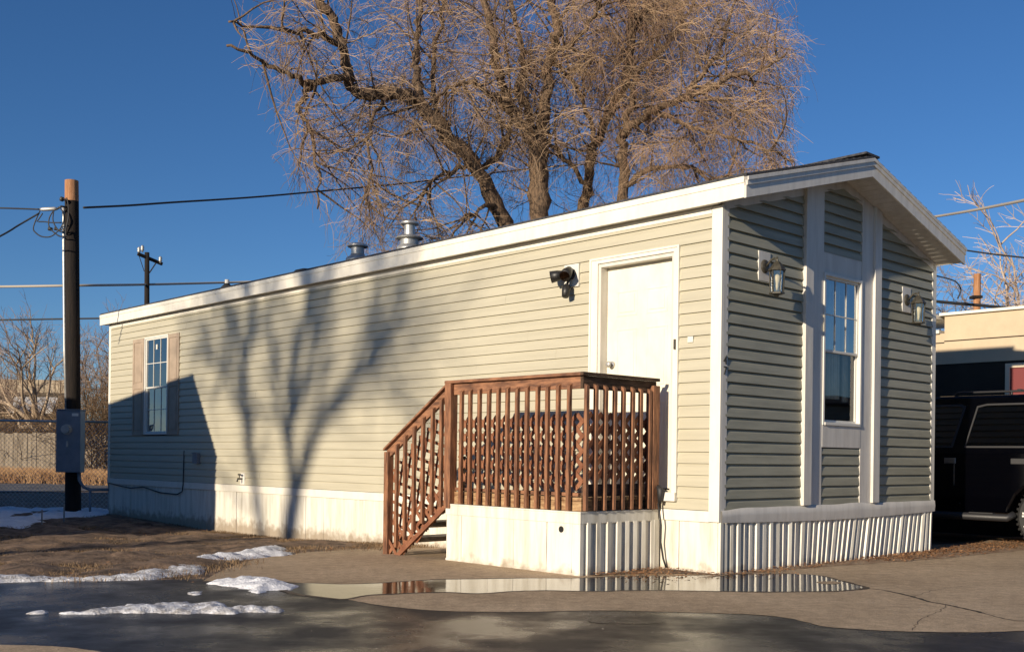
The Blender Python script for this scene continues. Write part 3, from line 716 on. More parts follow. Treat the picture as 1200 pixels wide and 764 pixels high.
# house number on the corner post
def glyph(ch, size, name, m, parent, loc, rot, ext=.003):
    cu = bpy.data.curves.new('txt', 'FONT'); cu.body = ch; cu.size = size; cu.extrude = ext; cu.align_x = 'CENTER'
    o = bpy.data.objects.new('txt', cu); col.objects.link(o)
    bpy.context.view_layer.update()
    me = bpy.data.meshes.new_from_object(o.evaluated_get(bpy.context.evaluated_depsgraph_get()))
    bpy.data.objects.remove(o)
    me.materials.clear(); me.materials.append(m); t = bpy.data.objects.new(name, me); col.objects.link(t)
    t.parent = parent; t.location = loc; t.rotation_euler = rot; return t
glyph('4', .105, 'house_number', M['bronze'], home, (.034, -.030, 1.825), (R_(90), 0, 0))
glyph('7', .105, 'house_number', M['bronze'], home, (.034, -.030, 1.735), (R_(90), 0, 0))

# carriage lamps on the gable wall
def carriage_lamp():
    l = empty('wall_lamp', (0, 0, 0)); l.parent = home
    mb = MB(); mb.box(-.095, .095, -.030, 0, -.135, .135); mb.build('mounting_block', M['greytrim'], l, bevel=.005)
    mb = MB(); mb.tube([(0, -.03, 0), (0, -.042, 0), (0, -.05, 0)], [.062, .058, .03], 24)
    mb.tube([(0, -.05, .0), (0, -.075, .03), (0, -.10, .055), (0, -.13, .060), (0, -.155, .045), (0, -.16, .03)], .010, 10)
    mb.build('arm', M['bronze'], l, smooth=True)
    c = (0, -.16, 0); mb = MB()
    mb.lathe([(.006, .075), (.010, .065), (.006, .055), (.012, .048), (.012, .035), (.03, .02), (.045, .0), (.075, -.040), (.080, -.052), (.072, -.056)], c, 6)
    mb.lathe([(.058, -.245), (.070, -.250), (.070, -.262), (.03, -.27), (.012, -.285)], c, 6)
    for j in range(6):
        a = math.pi*j/3; mb.tube([(c[0]+.066*math.cos(a), c[1]+.066*math.sin(a), -.055), (c[0]+.058*math.cos(a), c[1]+.058*math.sin(a), -.250)], .005, 5)
    smooth_by_angle(mb.build('lantern_cage', M['bronze'], l))
    mb = MB(); mb.lathe([(.060, -.058), (.052, -.245)], c, 6); mb.f = mb.f[:-2]; mb.build('lamp_glass', M['lampglass'], l)
    mb = MB(); mb.lathe([(.010, -.230), (.016, -.20), (.016, -.17), (.030, -.13), (.028, -.10), (.010, -.085)], c, 14); mb.build('bulb', M['bulb'], l, smooth=True)
    return l
lamp = carriage_lamp(); lamp.location = (.615, 0, 2.745)
lamp2 = copy_tree(lamp, home); lamp2.location = (3.30, 0, 2.735)

# twin flood lamp with motion sensor
fl = empty('flood_light', (0, 1.76, 2.80)); fl.parent = home; fl.scale = (1.15, 1.15, 1.15)
mb = MB(); mb.box(-.035, 0, -.085, .085, -.11, .085); mb.build('mounting_block', M['vinyl'], fl, bevel=.004)
mb = MB(); mb.tube([(-.035, 0, 0), (-.05, 0, 0)], .05, 20); mb.build('base_plate', M['black'], fl, bevel=.002)
for (t, p) in (((-.13, .13, -.02), (-.07, .05, .0)), ((-.16, -.05, -.03), (-.08, -.02, .03))):
    mb = MB(); a, b = Vector(p), Vector(t); d = (b-a)
    mb.tube([(-.045, 0, 0), a], .010, 8); mb.tube([a-d*.1, a, a+d*.5, b+d*.15], [.018, .032, .045, .052], 16)
    mb.build('flood_head', M['black'], fl, smooth=True)
    mb = MB(); mb.tube([b+d*.15, b+d*.155], .046, 16); mb.build('lens', M['carglass'], fl)
mb = MB(); mb.tube([(-.05, 0, -.03), (-.07, .01, -.08), (-.08, .01, -.11)], .011, 8); mb.tube([(-.06, .03, -.10), (-.08, .01, -.12), (-.115, -.01, -.20)], [.025, .040, .030], 12)
mb.build('motion_sensor', M['black'], fl, smooth=True)

# small fittings low on the long wall
mb = MB(); mb.box(-.030, 0, 8.12, 8.24, .56, .72); mb.build('tap_plate', M['vinyl'], home, bevel=.004)
mb = MB(); mb.tube([(-.03, 8.18, .64), (-.10, 8.18, .64), (-.11, 8.18, .60)], .013, 10); mb.tube([(-.075, 8.18, .66), (-.075, 8.18, .70)], .008, 8); mb.tube([(-.075, 8.15, .70), (-.075, 8.21, .70)], .012, 8)
mb.build('garden_tap', M['bronze'], home, smooth=True)
mb = MB(); mb.box(-.075, 0, 9.47, 9.62, .84, 1.0); mb.box(-.085, -.075, 9.46, 9.63, .99, 1.005); mb.build('outlet_box', M['meterbox'], home, bevel=.005)
mb = MB(); mb.tube([(-.02, 10.0, 1.03), (-.03, 10.0, .50), (-.03, 10.03, .40), (-.03, 10.2, .35), (-.03, 10.8, .36), (-.03, 11.4, .43), (-.03, 11.9, .40), (-.03, 12.3, .42), (-.03, 12.8, .46)], .009, 6)
mb.build('cable', M['wire'], home, smooth=True)

# roof vents
def roof_vent(x, y, double):
    z = ze(x)
    v = empty('roof_vent', (x, y, z+.045)); v.parent = home; v.scale = (1.12, 1.12, 1.12)
    mb = MB(); mb.lathe([(.15, -.06), (.14, .0), (.09, .035), (.085, .05)]); mb.build('flashing', M['galv'], v, smooth=True)
    mb = MB()
    if not double: mb.lathe([(.078, -.05), (.078, .15)]); mb.lathe([(.115, .135), (.125, .142), (.122, .16), (.08, .18), (.02, .187)])
    else:
        mb.lathe([(.105, -.05), (.105, .085), (.155, .095), (.158, .105), (.11, .13), (.062, .135), (.062, .27)]); mb.lathe([(.095, .255), (.105, .262), (.103, .28), (.07, .298), (.02, .303)])
    o = mb.build('vent_pipe', M['galv'], v); smooth_by_angle(o, 50)
roof_vent(.72, 6.49, False)
roof_vent(.72, 5.35, True)
v = empty('roof_vent', (.72, 10.09, ze(.72))); v.parent = home
mb = MB(); mb.lathe([(.16, -.04), (.10, .03), (.045, .09), (.04, .10)]); mb.build('flashing', M['rubber'], v, smooth=True)
mb = MB(); mb.lathe([(.035, 0), (.035, .16)]); mb.build('vent_pipe', M['vinyl'], v, smooth=True)
mb = MB(); mb.lathe([(.2, -.03), (.15, .03), (.05, .06)], (.72, 7.785, ze(.72))); mb.build('roof_cap', M['rubber'], home, smooth=True)
# ================================================================ THE DECK
DX = -1.06; DY0, DY1 = .64, 2.40; FZ = .66      # outer face, ends, floor
deck = empty('porch_deck', (CX, CY, 0), YAW, 'small redwood entry deck with lattice rails, side stair and white skirting below the door', 'porch')
FRX = -1.02                                      # rim face
mb = MB()
for i in range(7):
    a = FRX+.0+i*.145; mb.box(a, a+.139, DY0+.03, DY1, FZ-.03, FZ)
mb.build('floor', M['endgrain'], deck, bevel=.003)
mb = MB(); mb.box(FRX-.0, FRX+.035, DY0+.03, DY1, .545, FZ-.032); mb.build('rim_joist', M['endgrain'], deck, bevel=.003)
mb = MB(); mb.box(FRX+.035, -.03, DY0+.03, DY0+.065, .545, FZ-.032); mb.build('rim_joist', M['woodx'], deck, bevel=.003)
mb = MB(); mb.box(FRX+.035, -.03, DY1-.035, DY1, .545, FZ-.032); mb.build('rim_joist', M['woodx'], deck, bevel=.003)
# block ends standing on the rim, seen behind the balusters
rnd = random.Random(8)
# white skirt under the deck: cap band, panels on the front, ribs on the side
mb = MB(); mb.box(DX-.012, -.04, DY0-.012, DY1+.012, .528, .543); mb.box(DX-.008, DX+.012, DY0-.008, DY1+.008, .44, .528); mb.box(DX+.012, -.04, DY0-.008, DY0+.012, .44, .528)
mb.build('skirting_band', M['skirt'], deck, bevel=.003)
mb = MB(); y = DY0; rnd = random.Random(2)
for w in (.10, .30, .42, .34, .38, .22):
    b = min(y+w, DY1); ln = rnd.uniform(-.012, .012); o = DX-.001+rnd.uniform(0, .004)
    mb.hexa([(o, y+.0025, gz(DX, y)-.0), (o, b-.0025, gz(DX, b)), (o+.02, b-.0025, gz(DX, b)), (o+.02, y+.0025, gz(DX, y)), (o, y+.0025+ln*(y > DY0), .441), (o, b-.0025+ln*(b < DY1-.01), .441), (o+.02, b-.0025, .441), (o+.02, y+.0025, .441)]); y = b
mb.box(DX-.008, DX, DY0, DY1, -.01, .022)
mb.build('skirting', M['skirt'], deck, bevel=.0015)
ribbed('skirting', M['skirt'], lambda a, z, d: (a, DY0+.012-d, z), DX+.03, -.04, lambda a: .0, .45, .118, .026, lambda a: 0., 14, deck)
mb = MB(); mb.box(DX-.006, DX+.035, DY0-.006, DY0+.012, -.01, .445); mb.build('corner_trim', M['skirt'], deck, bevel=.002); mb = MB(); mb.box(-.10, -.03, DY0-.016, DY0+.0, -.01, .45); mb.build('corner_trim', M['skirt'], deck, bevel=.002)
mb = MB(); mb.box(DX, -.04, DY1-.02, DY1, -.05, .44); mb.build('skirting', M['darkroom'], deck)
mb = MB(); mb.tube([(DX-.001, .86, .385), (DX-.006, .86, .385)], .028, 14); mb.build('vent_hole', M['black'], deck)
# balusters: proud of the rails, tops cut on a slant
def baluster(x, y, z0, z1, m, side=False, w=.034, rnd=random.Random(17), name='baluster'):
    mb = MB(); l = rnd.uniform(-.006, .006); d = .034
    if not side: mb.hexa([(x-d, y-w/2, z0), (x, y-w/2, z0), (x, y+w/2, z0), (x-d, y+w/2, z0), (x-d, y-w/2+l, z1-.022), (x, y-w/2+l, z1), (x, y+w/2+l, z1), (x-d, y+w/2+l, z1-.022)])
    else: mb.hexa([(x-w/2, y-d, z0), (x+w/2, y-d, z0), (x+w/2, y, z0), (x-w/2, y, z0), (x-w/2+l, y-d, z1-.022), (x+w/2+l, y-d, z1-.022), (x+w/2+l, y, z1), (x-w/2+l, y, z1)])
    return mb.build(name, m, deck, bevel=.003)
for i in range(12):
    baluster(FRX-.0225, .785+i*.1285, .550, 1.632+.004*math.sin(i*2.2), M['wood'])
for i in range(8):
    baluster(FRX+.005+i*.118, DY0+.002, .550, 1.628+.004*math.sin(i*1.7), M['wood'], True)
mb = MB(); mb.box(FRX-.062, FRX+.028, 2.335, 2.425, .50, 1.70); mb.build('post', M['wood'], deck, bevel=.004)
mb = MB(); mb.box(-.155, -.065, DY0-.035, DY0+.055, .545, 1.655); mb.build('post', M['wood'], deck, bevel=.004)
mb = MB(); mb.box(FRX-.022, FRX+.016, DY0+.03, 2.335, 1.585, 1.695); mb.build('rail', M['woodh'], deck, bevel=.004)
mb = MB(); mb.box(FRX-.064, FRX+.030, DY0+.00, 2.43, 1.694, 1.722); mb.build('rail_cap', M['woodh'], deck, bevel=.004)
mb = MB(); mb.box(FRX-.022, -.07, DY0+.004, DY0+.038, 1.585, 1.695); mb.build('rail', M['woodx'], deck, bevel=.004)
mb = MB(); mb.box(FRX-.064, -.065, DY0-.035, DY0-.0005, 1.694, 1.722); mb.build('rail_cap', M['woodx'], deck, bevel=.004)
mb = MB(); mb.box(FRX+.0, -.07, DY0+.003, DY0+.030, .67, .775); mb.build('rail', M['woodx'], deck, bevel=.004)
mb = MB(); mb.box(FRX-.0, FRX+.035, DY0+.07, 2.33, .67, .70); mb.build('rail', M['woodh'], deck, bevel=.004)
# lattice panels just inside the balusters
def lattice(P, a0, a1, z0f, z1f, m, pitch=.128, w=.040, t=.007, name='lattice', slopes=(1., -1.)):
    """two layers of crossing slats clipped to the strip a0..a1, z0f(a)..z1f(a)"""
    mb = MB()
    for layer, s in enumerate(slopes):
        step = pitch*math.sqrt(1+s*s)/1.414; c = -6.+layer*.03
        while c < 9:
            N = 200; pts = []
            for i in range(N+1):
                a = a0+(a1-a0)*i/N; z = s*(a-a0)+c
                if z0f(a) <= z <= z1f(a): pts.append((a, z))
            c += step
            if len(pts) < 3: continue
            (p0, q0), (p1, q1) = pts[0], pts[-1]
            L = math.hypot(p1-p0, q1-q0); nx_, nz_ = -(q1-q0)/L*w/2, (p1-p0)/L*w/2
            o0, o1 = layer*t, layer*t+t*.95
            mb.hexa([P(p0-nx_, q0-nz_, o0), P(p1-nx_, q1-nz_, o0), P(p1+nx_, q1+nz_, o0), P(p0+nx_, q0+nz_, o0), P(p0-nx_, q0-nz_, o1), P(p1-nx_, q1-nz_, o1), P(p1+nx_, q1+nz_, o1), P(p0+nx_, q0+nz_, o1)])
    return mb.build(name, m, deck)
lattice(lambda a, z, o: (FRX+.045+o, a, z), DY0+.06, 2.33, cst(.72), cst(1.375), M['lattice'])
lattice(lambda a, z, o: (a, DY0+.045+o, z), FRX+.05, -.08, cst(.78), cst(1.385), M['lattice'])
# stair down to the left: three treads, stringers, sloping rail, balusters and lattice
RUN, TOP = .265, 2.42
sl_ = lambda y: -.80*(y-TOP)                      # slope of the flight
for i, z in enumerate((.505, .345, .175)):
    mb = MB(); y = TOP+.02+i*RUN; mb.box(FRX+.03, -.05, y, y+.27, z-.04, z); mb.build('tread', M['tread'], deck, bevel=.004)
    mb = MB(); mb.box(FRX+.03, -.05, y+.262, y+.27, z-.075, z-.042); mb.build('nosing', M['white'], deck)
for x in (FRX+.0, -.08):
    mb = MB(); w = .038
    mb.hexa([(x, TOP, .30), (x+w, TOP, .30), (x+w, 3.24, -.06), (x, 3.24, -.06), (x, TOP, .60), (x+w, TOP, .60), (x+w, 3.40, .03), (x, 3.40, .03)]) if x < -.5 else mb.hexa([(x, TOP, .40), (x+w, TOP, .40), (x+w, 3.22, -.06), (x, 3.22, -.06), (x, TOP, .58), (x+w, TOP, .58), (x+w, 3.34, .0), (x, 3.34, .0)])
    if x > -.5: mb.build('stringer', M['woodx'], deck, bevel=.004)
mb = MB(); mb.box(FRX-.045, FRX+.030, 3.345, 3.415, -.05, 1.035); mb.build('post', M['wood'], deck, bevel=.004)
hr = lambda y: 1.665-(y-2.42)*.625              # underside line of the sloping rail
mb = MB(); mb.hexa([(FRX-.02, 2.425, hr(2.425)-.10), (FRX+.016, 2.425, hr(2.425)-.10), (FRX+.016, 3.40, hr(3.40)-.10), (FRX-.02, 3.40, hr(3.40)-.10), (FRX-.02, 2.425, hr(2.425)), (FRX+.016, 2.425, hr(2.425)), (FRX+.016, 3.40, hr(3.40)), (FRX-.02, 3.40, hr(3.40))])
mb.build('handrail', M['woodh'], deck, bevel=.004)
mb = MB(); mb.hexa([(FRX-.06, 2.425, hr(2.425)+.002), (FRX+.03, 2.425, hr(2.425)+.002), (FRX+.03, 3.415, hr(3.415)+.002), (FRX-.06, 3.415, hr(3.415)+.002), (FRX-.06, 2.425, hr(2.425)+.026), (FRX+.03, 2.425, hr(2.425)+.026), (FRX+.03, 3.415, hr(3.415)+.026), (FRX-.06, 3.415, hr(3.415)+.026)])
mb.build('rail_cap', M['woodh'], deck, bevel=.004)
for i in range(6):
    y = 2.49+i*.142; baluster(FRX-.0225, y, .55-(y-2.42)*.62, hr(y)-.055, M['wood'])
low = lambda y: .50-(y-2.42)*.73
mb = MB(); mb.bar((FRX-.03, 2.40, .53), (FRX-.03, 3.24, -.06), .03, .045); mb.build('lattice_edge', M['lattice'], deck, bevel=.003)
lattice(lambda a, z, o: (FRX+.020+o, a, z), 2.43, 3.34, lambda a: low(a)+.02, lambda a: hr(a)-.16, M['lattice'], pitch=.150, w=.030, slopes=(.23, -4.2))
lattice(lambda a, z, o: (FRX-.018+o*.8, a, z), 2.50, 3.40, lambda a: max(low(a)-.01, gz(-1, a)), lambda a: low(a)+.33, M['lattice'], pitch=.155, w=.036)
mb = MB(); mb.box(-.12, -.065, 3.28, 3.34, -.05, 1.0); mb.build('post', M['woodx'], deck, bevel=.003)
# drooping black cable at the deck's right end
p = [(-.10, .585, .60), (-.085, .56, .40), (-.07, .575, .25), (-.055, .555, .10), (-.03, .54, .02)]
mb = MB(); mb.tube(p, .009, 6); mb.tube([(-.09, .60, .75), (-.09, .565, .72), (-.09, .575, .60)], [.02, .035, .018], 8)
tag(mb.build('cable', M['wire'], smooth=True), 'black cable drooping down the skirting at the right end of the deck', 'cable')
bpy.data.objects['cable.001'].location = (CX, CY, 0); bpy.data.objects['cable.001'].rotation_euler = (0, 0, YAW)

# ================================================================ NEIGHBOUR HOUSE OUT OF FRAME (casts the shade on the far wall)
nb = empty('neighbour_house', tuple(to_world(-6, 14)), YAW, 'neighbouring brown house standing outside the picture on the left', 'house')
k = 6; prof = [(9.06, -.6), (8.98, .86), (9.77, 2.11), (12.7, 1.76), (17, 1.30), (21.5, .9), (23.5, .2), (23.8, -1.6)]
pr = [(y-.150*k-14, z+.264*k) for y, z in prof]; pr = [(pr[0][0], -.2)]+pr[1:-1]+[(pr[-1][0], -.2)]
mb = MB(); mb.prism(pr, lambda a, z: (0, a, z), lambda a, z: (-4.5, a, z)); mb.build('wall', mat('dark_brown_siding', (.06, .045, .035), .9, noise_amt=.2, nscale=3), nb)
mb = MB()
for i in range(1, 5):
    (a0, z0), (a1, z1) = pr[i], pr[i+1]
    mb.hexa([(.12, a0, z0+.002), (.12, a1, z1+.002), (-4.6, a1, z1+.002), (-4.6, a0, z0+.002), (.12, a0, z0+.06), (.12, a1, z1+.06), (-4.6, a1, z1+.06), (-4.6, a0, z0+.06)])
mb.build('roof', M['shingle'], nb)

# unseen homes: three added to cut skylight, one for the gable window reflection
def plain_home(x0, x1, y0, y1, h, wm, label, along='y'):
    cx_, cy_ = (x0+x1)/2, (y0+y1)/2
    e = empty('mobile_home', tuple(to_world(cx_, cy_)), YAW, label, 'mobile home')
    a, b_ = (x1-x0)/2, (y1-y0)/2
    mb = MB(); mb.box(-a, a, -b_, b_, -.2, h)
    mb.build('wall', wm, e)
    mb = MB()
    if along == 'y': mb.prism([(-a-.15, h), (a+.15, h), (a+.15, h+.08), (0, h+.6), (-a-.15, h+.08)], lambda p, z: (p, -b_-.2, z), lambda p, z: (p, b_+.2, z))
    else: mb.prism([(-b_-.15, h), (b_+.15, h), (b_+.15, h+.08), (0, h+.6), (-b_-.15, h+.08)], lambda p, z: (-a-.2, p, z), lambda p, z: (a+.2, p, z))
    mb.build('roof', M['shingle'], e)
    for t in (-.6, -.15, .45):
        mb = MB()
        if along == 'y': mb.box(a, a+.03, t*b_-.5, t*b_+.5, 1.4, 2.5)
        else: mb.box(t*a-.5, t*a+.5, b_, b_+.03, 1.4, 2.5)
        mb.build('window', M['carglass'], e)
    return e
dk = [mat('brown_home_siding', (.13, .10, .075), .8, noise_amt=.1), mat('grey_home_siding', (.16, .16, .17), .8, noise_amt=.1), mat('green_home_siding', (.10, .12, .09), .8, noise_amt=.1)]
plain_home(-28, -24, -34, -19, 3.0, dk[0], 'unseen brown mobile home across the road behind the photographer, farthest to the right')
plain_home(-28, -24, -15.5, -.5, 3.0, dk[1], 'unseen grey mobile home across the road directly behind the photographer')
plain_home(-28, -24, 6, 22, 3.0, dk[2], 'unseen green mobile home across the road, beyond the street tree')
plain_home(14, 34, -20, -16, 3.1, mat('pale_sided_home', (.42, .40, .32), .8, noise_amt=.1), 'pale sided mobile home outside the picture on the right', 'x')

# ================================================================ TREES
def smooth_path(pts, k=4):
    out = []; n = len(pts)
    for i in range(n-1):
        P = [pts[max(0, min(n-1, i+j-1))] for j in range(4)]
        for q in range(k):
            t = q/k
            out.append(.5*((2*P[1])+(P[2]-P[0])*t+(2*P[0]-5*P[1]+4*P[2]-P[3])*t*t+(-P[0]+3*P[1]-3*P[2]+P[3])*t**3))
    out.append(pts[-1]); return out
def lerp_path(path, t):
    f = t*(len(path)-1); i = min(int(f), len(path)-2); return path[i].lerp(path[i+1], f-i), (path[i+1]-path[i]).normalized()
def grow(rnd, p, d, L, n, droop, wob, up=0.):
    pts = [Vector(p)]; d = Vector(d).normalized()
    for i in range(n):
        d = (d+Vector((rnd.gauss(0, wob), rnd.gauss(0, wob), rnd.gauss(0, wob)+up-droop*(i+1)/n))).normalized()
        pts.append(pts[-1]+d*(L/n))
    return pts
def rand_dir(rnd, d, ang):
    o = d.orthogonal().normalized(); o.rotate(Matrix.Rotation(rnd.uniform(0, 6.283), 3, d)); return (d*math.cos(ang)+o*math.sin(ang)).normalized()

# ---- the big bare tree behind the home
TY = 26.0
big = empty('bare_tree', tuple(at(632, 560, TY)), 0, 'tall spreading bare tree with dense drooping orange-brown twigs behind the mobile home', 'tree')
big.location.z = ground_z(big.location.x, TY); BO = Vector(big.location)
def tp(lst, dy0=0., dy1=0.):
    n = len(lst); return [at(u, v, TY+dy0+(dy1-dy0)*i/(n-1)) for i, (u, v) in enumerate(lst)]
px_m = TY/FPX
limbs = [  # (pixels, depth0, depth1, radius px start, end)
 ([(633, 560), (633, 400), (631, 300), (632, 250), (631, 205), (631, 165)], 0, 0, 17, 12.5),
 ([(631, 168), (637, 140), (641, 90), (647, 60), (653, 34), (646, 5), (650, -40), (640, -90)], 0, -.8, 9, 3.5),
 ([(630, 172), (619, 157), (604, 136), (594, 120), (588, 95), (580, 68), (572, 30), (568, -10), (555, -60)], 0, -1.5, 9, 3),
 ([(622, 158), (621, 138), (612, 118), (606, 100), (612, 70), (607, 35), (600, -5), (605, -60)], 0, 1.5, 6.5, 2.5),
 ([(596, 130), (578, 112), (560, 100), (545, 97), (525, 104), (505, 118)], -.3, -2, 4.5, 2),
 ([(630, 500), (620, 380), (603, 290), (580, 238), (554, 190), (524, 160), (497, 125), (482, 110)], .4, -1.2, 12, 8.5),
 ([(482, 110), (455, 110), (425, 111), (412, 100), (407, 82), (402, 55), (392, 28), (380, 5), (365, -25), (355, -60)], -1.2, -2.5, 8, 5),
 ([(409, 88), (390, 92), (365, 98), (353, 94), (338, 86), (315, 77), (292, 64), (266, 54)], -1.8, -3.5, 5, 1.4),
 ([(365, 98), (358, 112), (349, 125), (356, 140), (366, 160), (372, 190), (376, 215), (372, 245)], -2, -2.4, 3.8, 1),
 ([(405, 60), (388, 46), (370, 40), (345, 36), (318, 34), (290, 31), (268, 26)], -2, -4, 4, 1.2),
 ([(495, 122), (490, 95), (487, 70), (490, 40), (494, 10), (488, -40)], -1, .5, 6, 3),
 ([(524, 160), (512, 125), (507, 90), (512, 50), (520, 10), (530, -40)], -1, 2, 4.5, 2),
 ([(560, 205), (575, 190), (590, 172), (598, 150), (600, 140)], .4, .6, 5, 4),
 ([(640, 520), (660, 380), (672, 300), (682, 250), (688, 215), (696, 172), (716, 128), (735, 92), (737, 50), (741, 0), (735, -50)], .5, 2, 10, 3.5),
 ([(697, 170), (690, 140), (678, 110), (662, 85), (650, 75)], 1.2, .6, 3.5, 2),
 ([(700, 300), (722, 260), (731, 218), (729, 185), (731, 157), (748, 142), (764, 129), (798, 119), (830, 104), (859, 89), (890, 84), (922, 62)], .5, -2, 9, 1.6),
 ([(640, 540), (672, 430), (700, 330), (712, 290)], .4, .4, 9, 8),
 ([(731, 160), (738, 125), (745, 92), (738, 55), (748, 20), (760, -30)], -.3, -1.5, 5, 2),
 ([(798, 119), (815, 100), (835, 70), (850, 35), (862, 0), (870, -40)], -1, .5, 4, 1.5),
 ([(764, 129), (790, 140), (815, 150), (850, 160), (890, 172), (930, 190)], -.8, -2, 3.6, 1.2),
 ([(735, 92), (765, 70), (790, 40), (810, 5), (820, -40)], 1.5, 3.5, 4.5, 1.8),
 ([(731, 218), (760, 200), (795, 195), (825, 205), (850, 225)], 0, -1.5, 4, 1.4),
 ([(688, 215), (665, 190), (648, 170), (640, 150)], .6, .2, 4, 3),
 ([(554, 190), (530, 200), (505, 215), (490, 240), (480, 275)], -.6, -2, 3.5, 1),
 ([(455, 110), (440, 135), (432, 165), (436, 200), (428, 240)], -1.5, -2.8, 3, .9),
 ([(580, 238), (560, 245), (540, 262), (520, 300)], -.4, -1.6, 3, 1),
 ([(646, 60), (670, 50), (690, 25), (705, -10), (712, -60)], -.5, -2.4, 4, 1.6),
]
tr = MB(); br = MB(); tw = MB(); rnd = random.Random(42); paths = []
for i, (pl, d0, d1, r0, r1) in enumerate(limbs):
    base = tp(pl, d0, d1); P = smooth_path(base, 4)
    P = [p+Vector((rnd.gauss(0, .035), rnd.gauss(0, .05), rnd.gauss(0, .03))) if 0 < j < len(P)-1 else p for j, p in enumerate(P)]
    n = len(P); rs = [(r0+(r1-r0)*(j/(n-1)))*px_m*(.5)*rnd.uniform(.86, 1.16)*1.7 for j in range(n)]
    (tr if r0 > 8 else br).tube([p-BO for p in P], rs, 9 if r0 > 4 else 6)
    paths.append((P, rs))
def add_twig(mb, pts, r0, r1, n=3):
    k = len(pts); mb.tube([p-BO for p in pts], [r0+(r1-r0)*j/(k-1) for j in range(k)], n, cap=False)
cnt = 0
def in_crown(p):
    # crown outline in the world: a lopsided dome
    u = 600+FPX*p.x/p.y; v = V0-FPX*(p.z-CAMH)/p.y
    if v < -75 or v > 318: return False
    left = 262+max(0, v-110)*.42+(30 if v > 250 else 0); right = 958-max(0, 60-v)*.25-max(0, v-150)*.0
    wv = 26*noise.noise(Vector((v*.035, 3.3, 0)))+18*noise.noise(Vector((v*.12, 7.3, 0)))
    return left+wv+abs(rnd.gauss(0, 16)) < u < right-wv-abs(rnd.gauss(0, 16))
sec = []
for li, (P, rs) in enumerate(paths):
    if li in (0, 16): rng = (.62, 1.)
    else: rng = (.45 if li in (5, 13) else .12, 1.)
    L = sum((P[i+1]-P[i]).length for i in range(len(P)-1)); ns = int(L*(rng[1]-rng[0])*4.4)+3
    for _ in range(ns):
        t = rnd.uniform(*rng); p, d = lerp_path(P, t); dd = rand_dir(rnd, d, rnd.uniform(.5, 1.3)); dd.z += .12; dd.y += .28
        l = rnd.uniform(1.0, 2.6); q = grow(rnd, p, dd, l, 7, rnd.uniform(-.02, .22), .14, .05)
        if not in_crown(q[-1]): continue
        add_twig(br, q, rnd.uniform(.014, .034), .005, 4); sec.append(q)
for (P, rs) in paths[1:]:      # tips also carry brooms
    sec.append(P[-6:]); sec.append(P[-4:])
ter = []
for q in sec:
    for _ in range(rnd.randint(5, 8)):
        p, d = lerp_path(q, rnd.uniform(.15, 1)); dd = rand_dir(rnd, d, rnd.uniform(.3, 1.1)); dd.z -= .12
        e = grow(rnd, p, dd, rnd.uniform(.5, 1.5), 6, rnd.uniform(-.05, .36), .24, 0)
        if not in_crown(e[-1]): continue
        add_twig(tw, e, .0085, .0035); ter.append(e)
for q in ter:
    u = 600+FPX*q[-1].x/q[-1].y
    for _ in range(rnd.randint(4, 6)+(4 if u > 670 else 0)):
        p, d = lerp_path(q, rnd.uniform(.1, 1)); dd = rand_dir(rnd, d, rnd.uniform(.2, 1.0))
        hang = rnd.random() < (.5 if u > 650 else .3)
        e = grow(rnd, p, dd, rnd.uniform(.3, 1.1 if hang else .75), 4, rnd.uniform(.4, .8) if hang else rnd.uniform(-.15, .2), .24, 0)
        if not in_crown(e[-1]): continue
        add_twig(tw, e, .0042, .0024); cnt += 1
tw3 = MB(); rr3 = random.Random(99)      # hanging sprays, densest on the right half of the crown
for q in ter:
    u = 600+FPX*q[-1].x/q[-1].y; v = V0-FPX*(q[-1].z-CAMH)/q[-1].y
    pr_ = .75 if u > 690 else (.30 if (u < 480 or v < 60) else .12)
    if rr3.random() > pr_: continue
    for _ in range(4 if u > 690 else 3):
        p, d = lerp_path(q, rr3.uniform(.4, 1)); e = grow(rr3, p, Vector((rr3.gauss(0, .4), rr3.gauss(0, .4), rr3.uniform(-1, .1))), rr3.uniform(.5, 1.7 if u > 690 else 1.2), 5, rr3.uniform(.1, .5), .17, 0)
        if in_crown(e[-1]): tw3.tube([x-BO for x in e], [.0045, .0042, .0038, .0034, .003, .0026], 3, cap=False)
tw3.build('crown', mat('reddish_hanging_twigs', (.26, .155, .095), .8, nscale=.7, color2=(.50, .31, .19)), big, recalc=False)
tr.build('trunk', M['bark'], big, smooth=True, recalc=False); br.build('branches', M['bark'], big, smooth=True, recalc=False)
tw.build('crown', M['twig'], big, recalc=False)
print('big tree twigs', cnt, 'faces', len(tw.f))

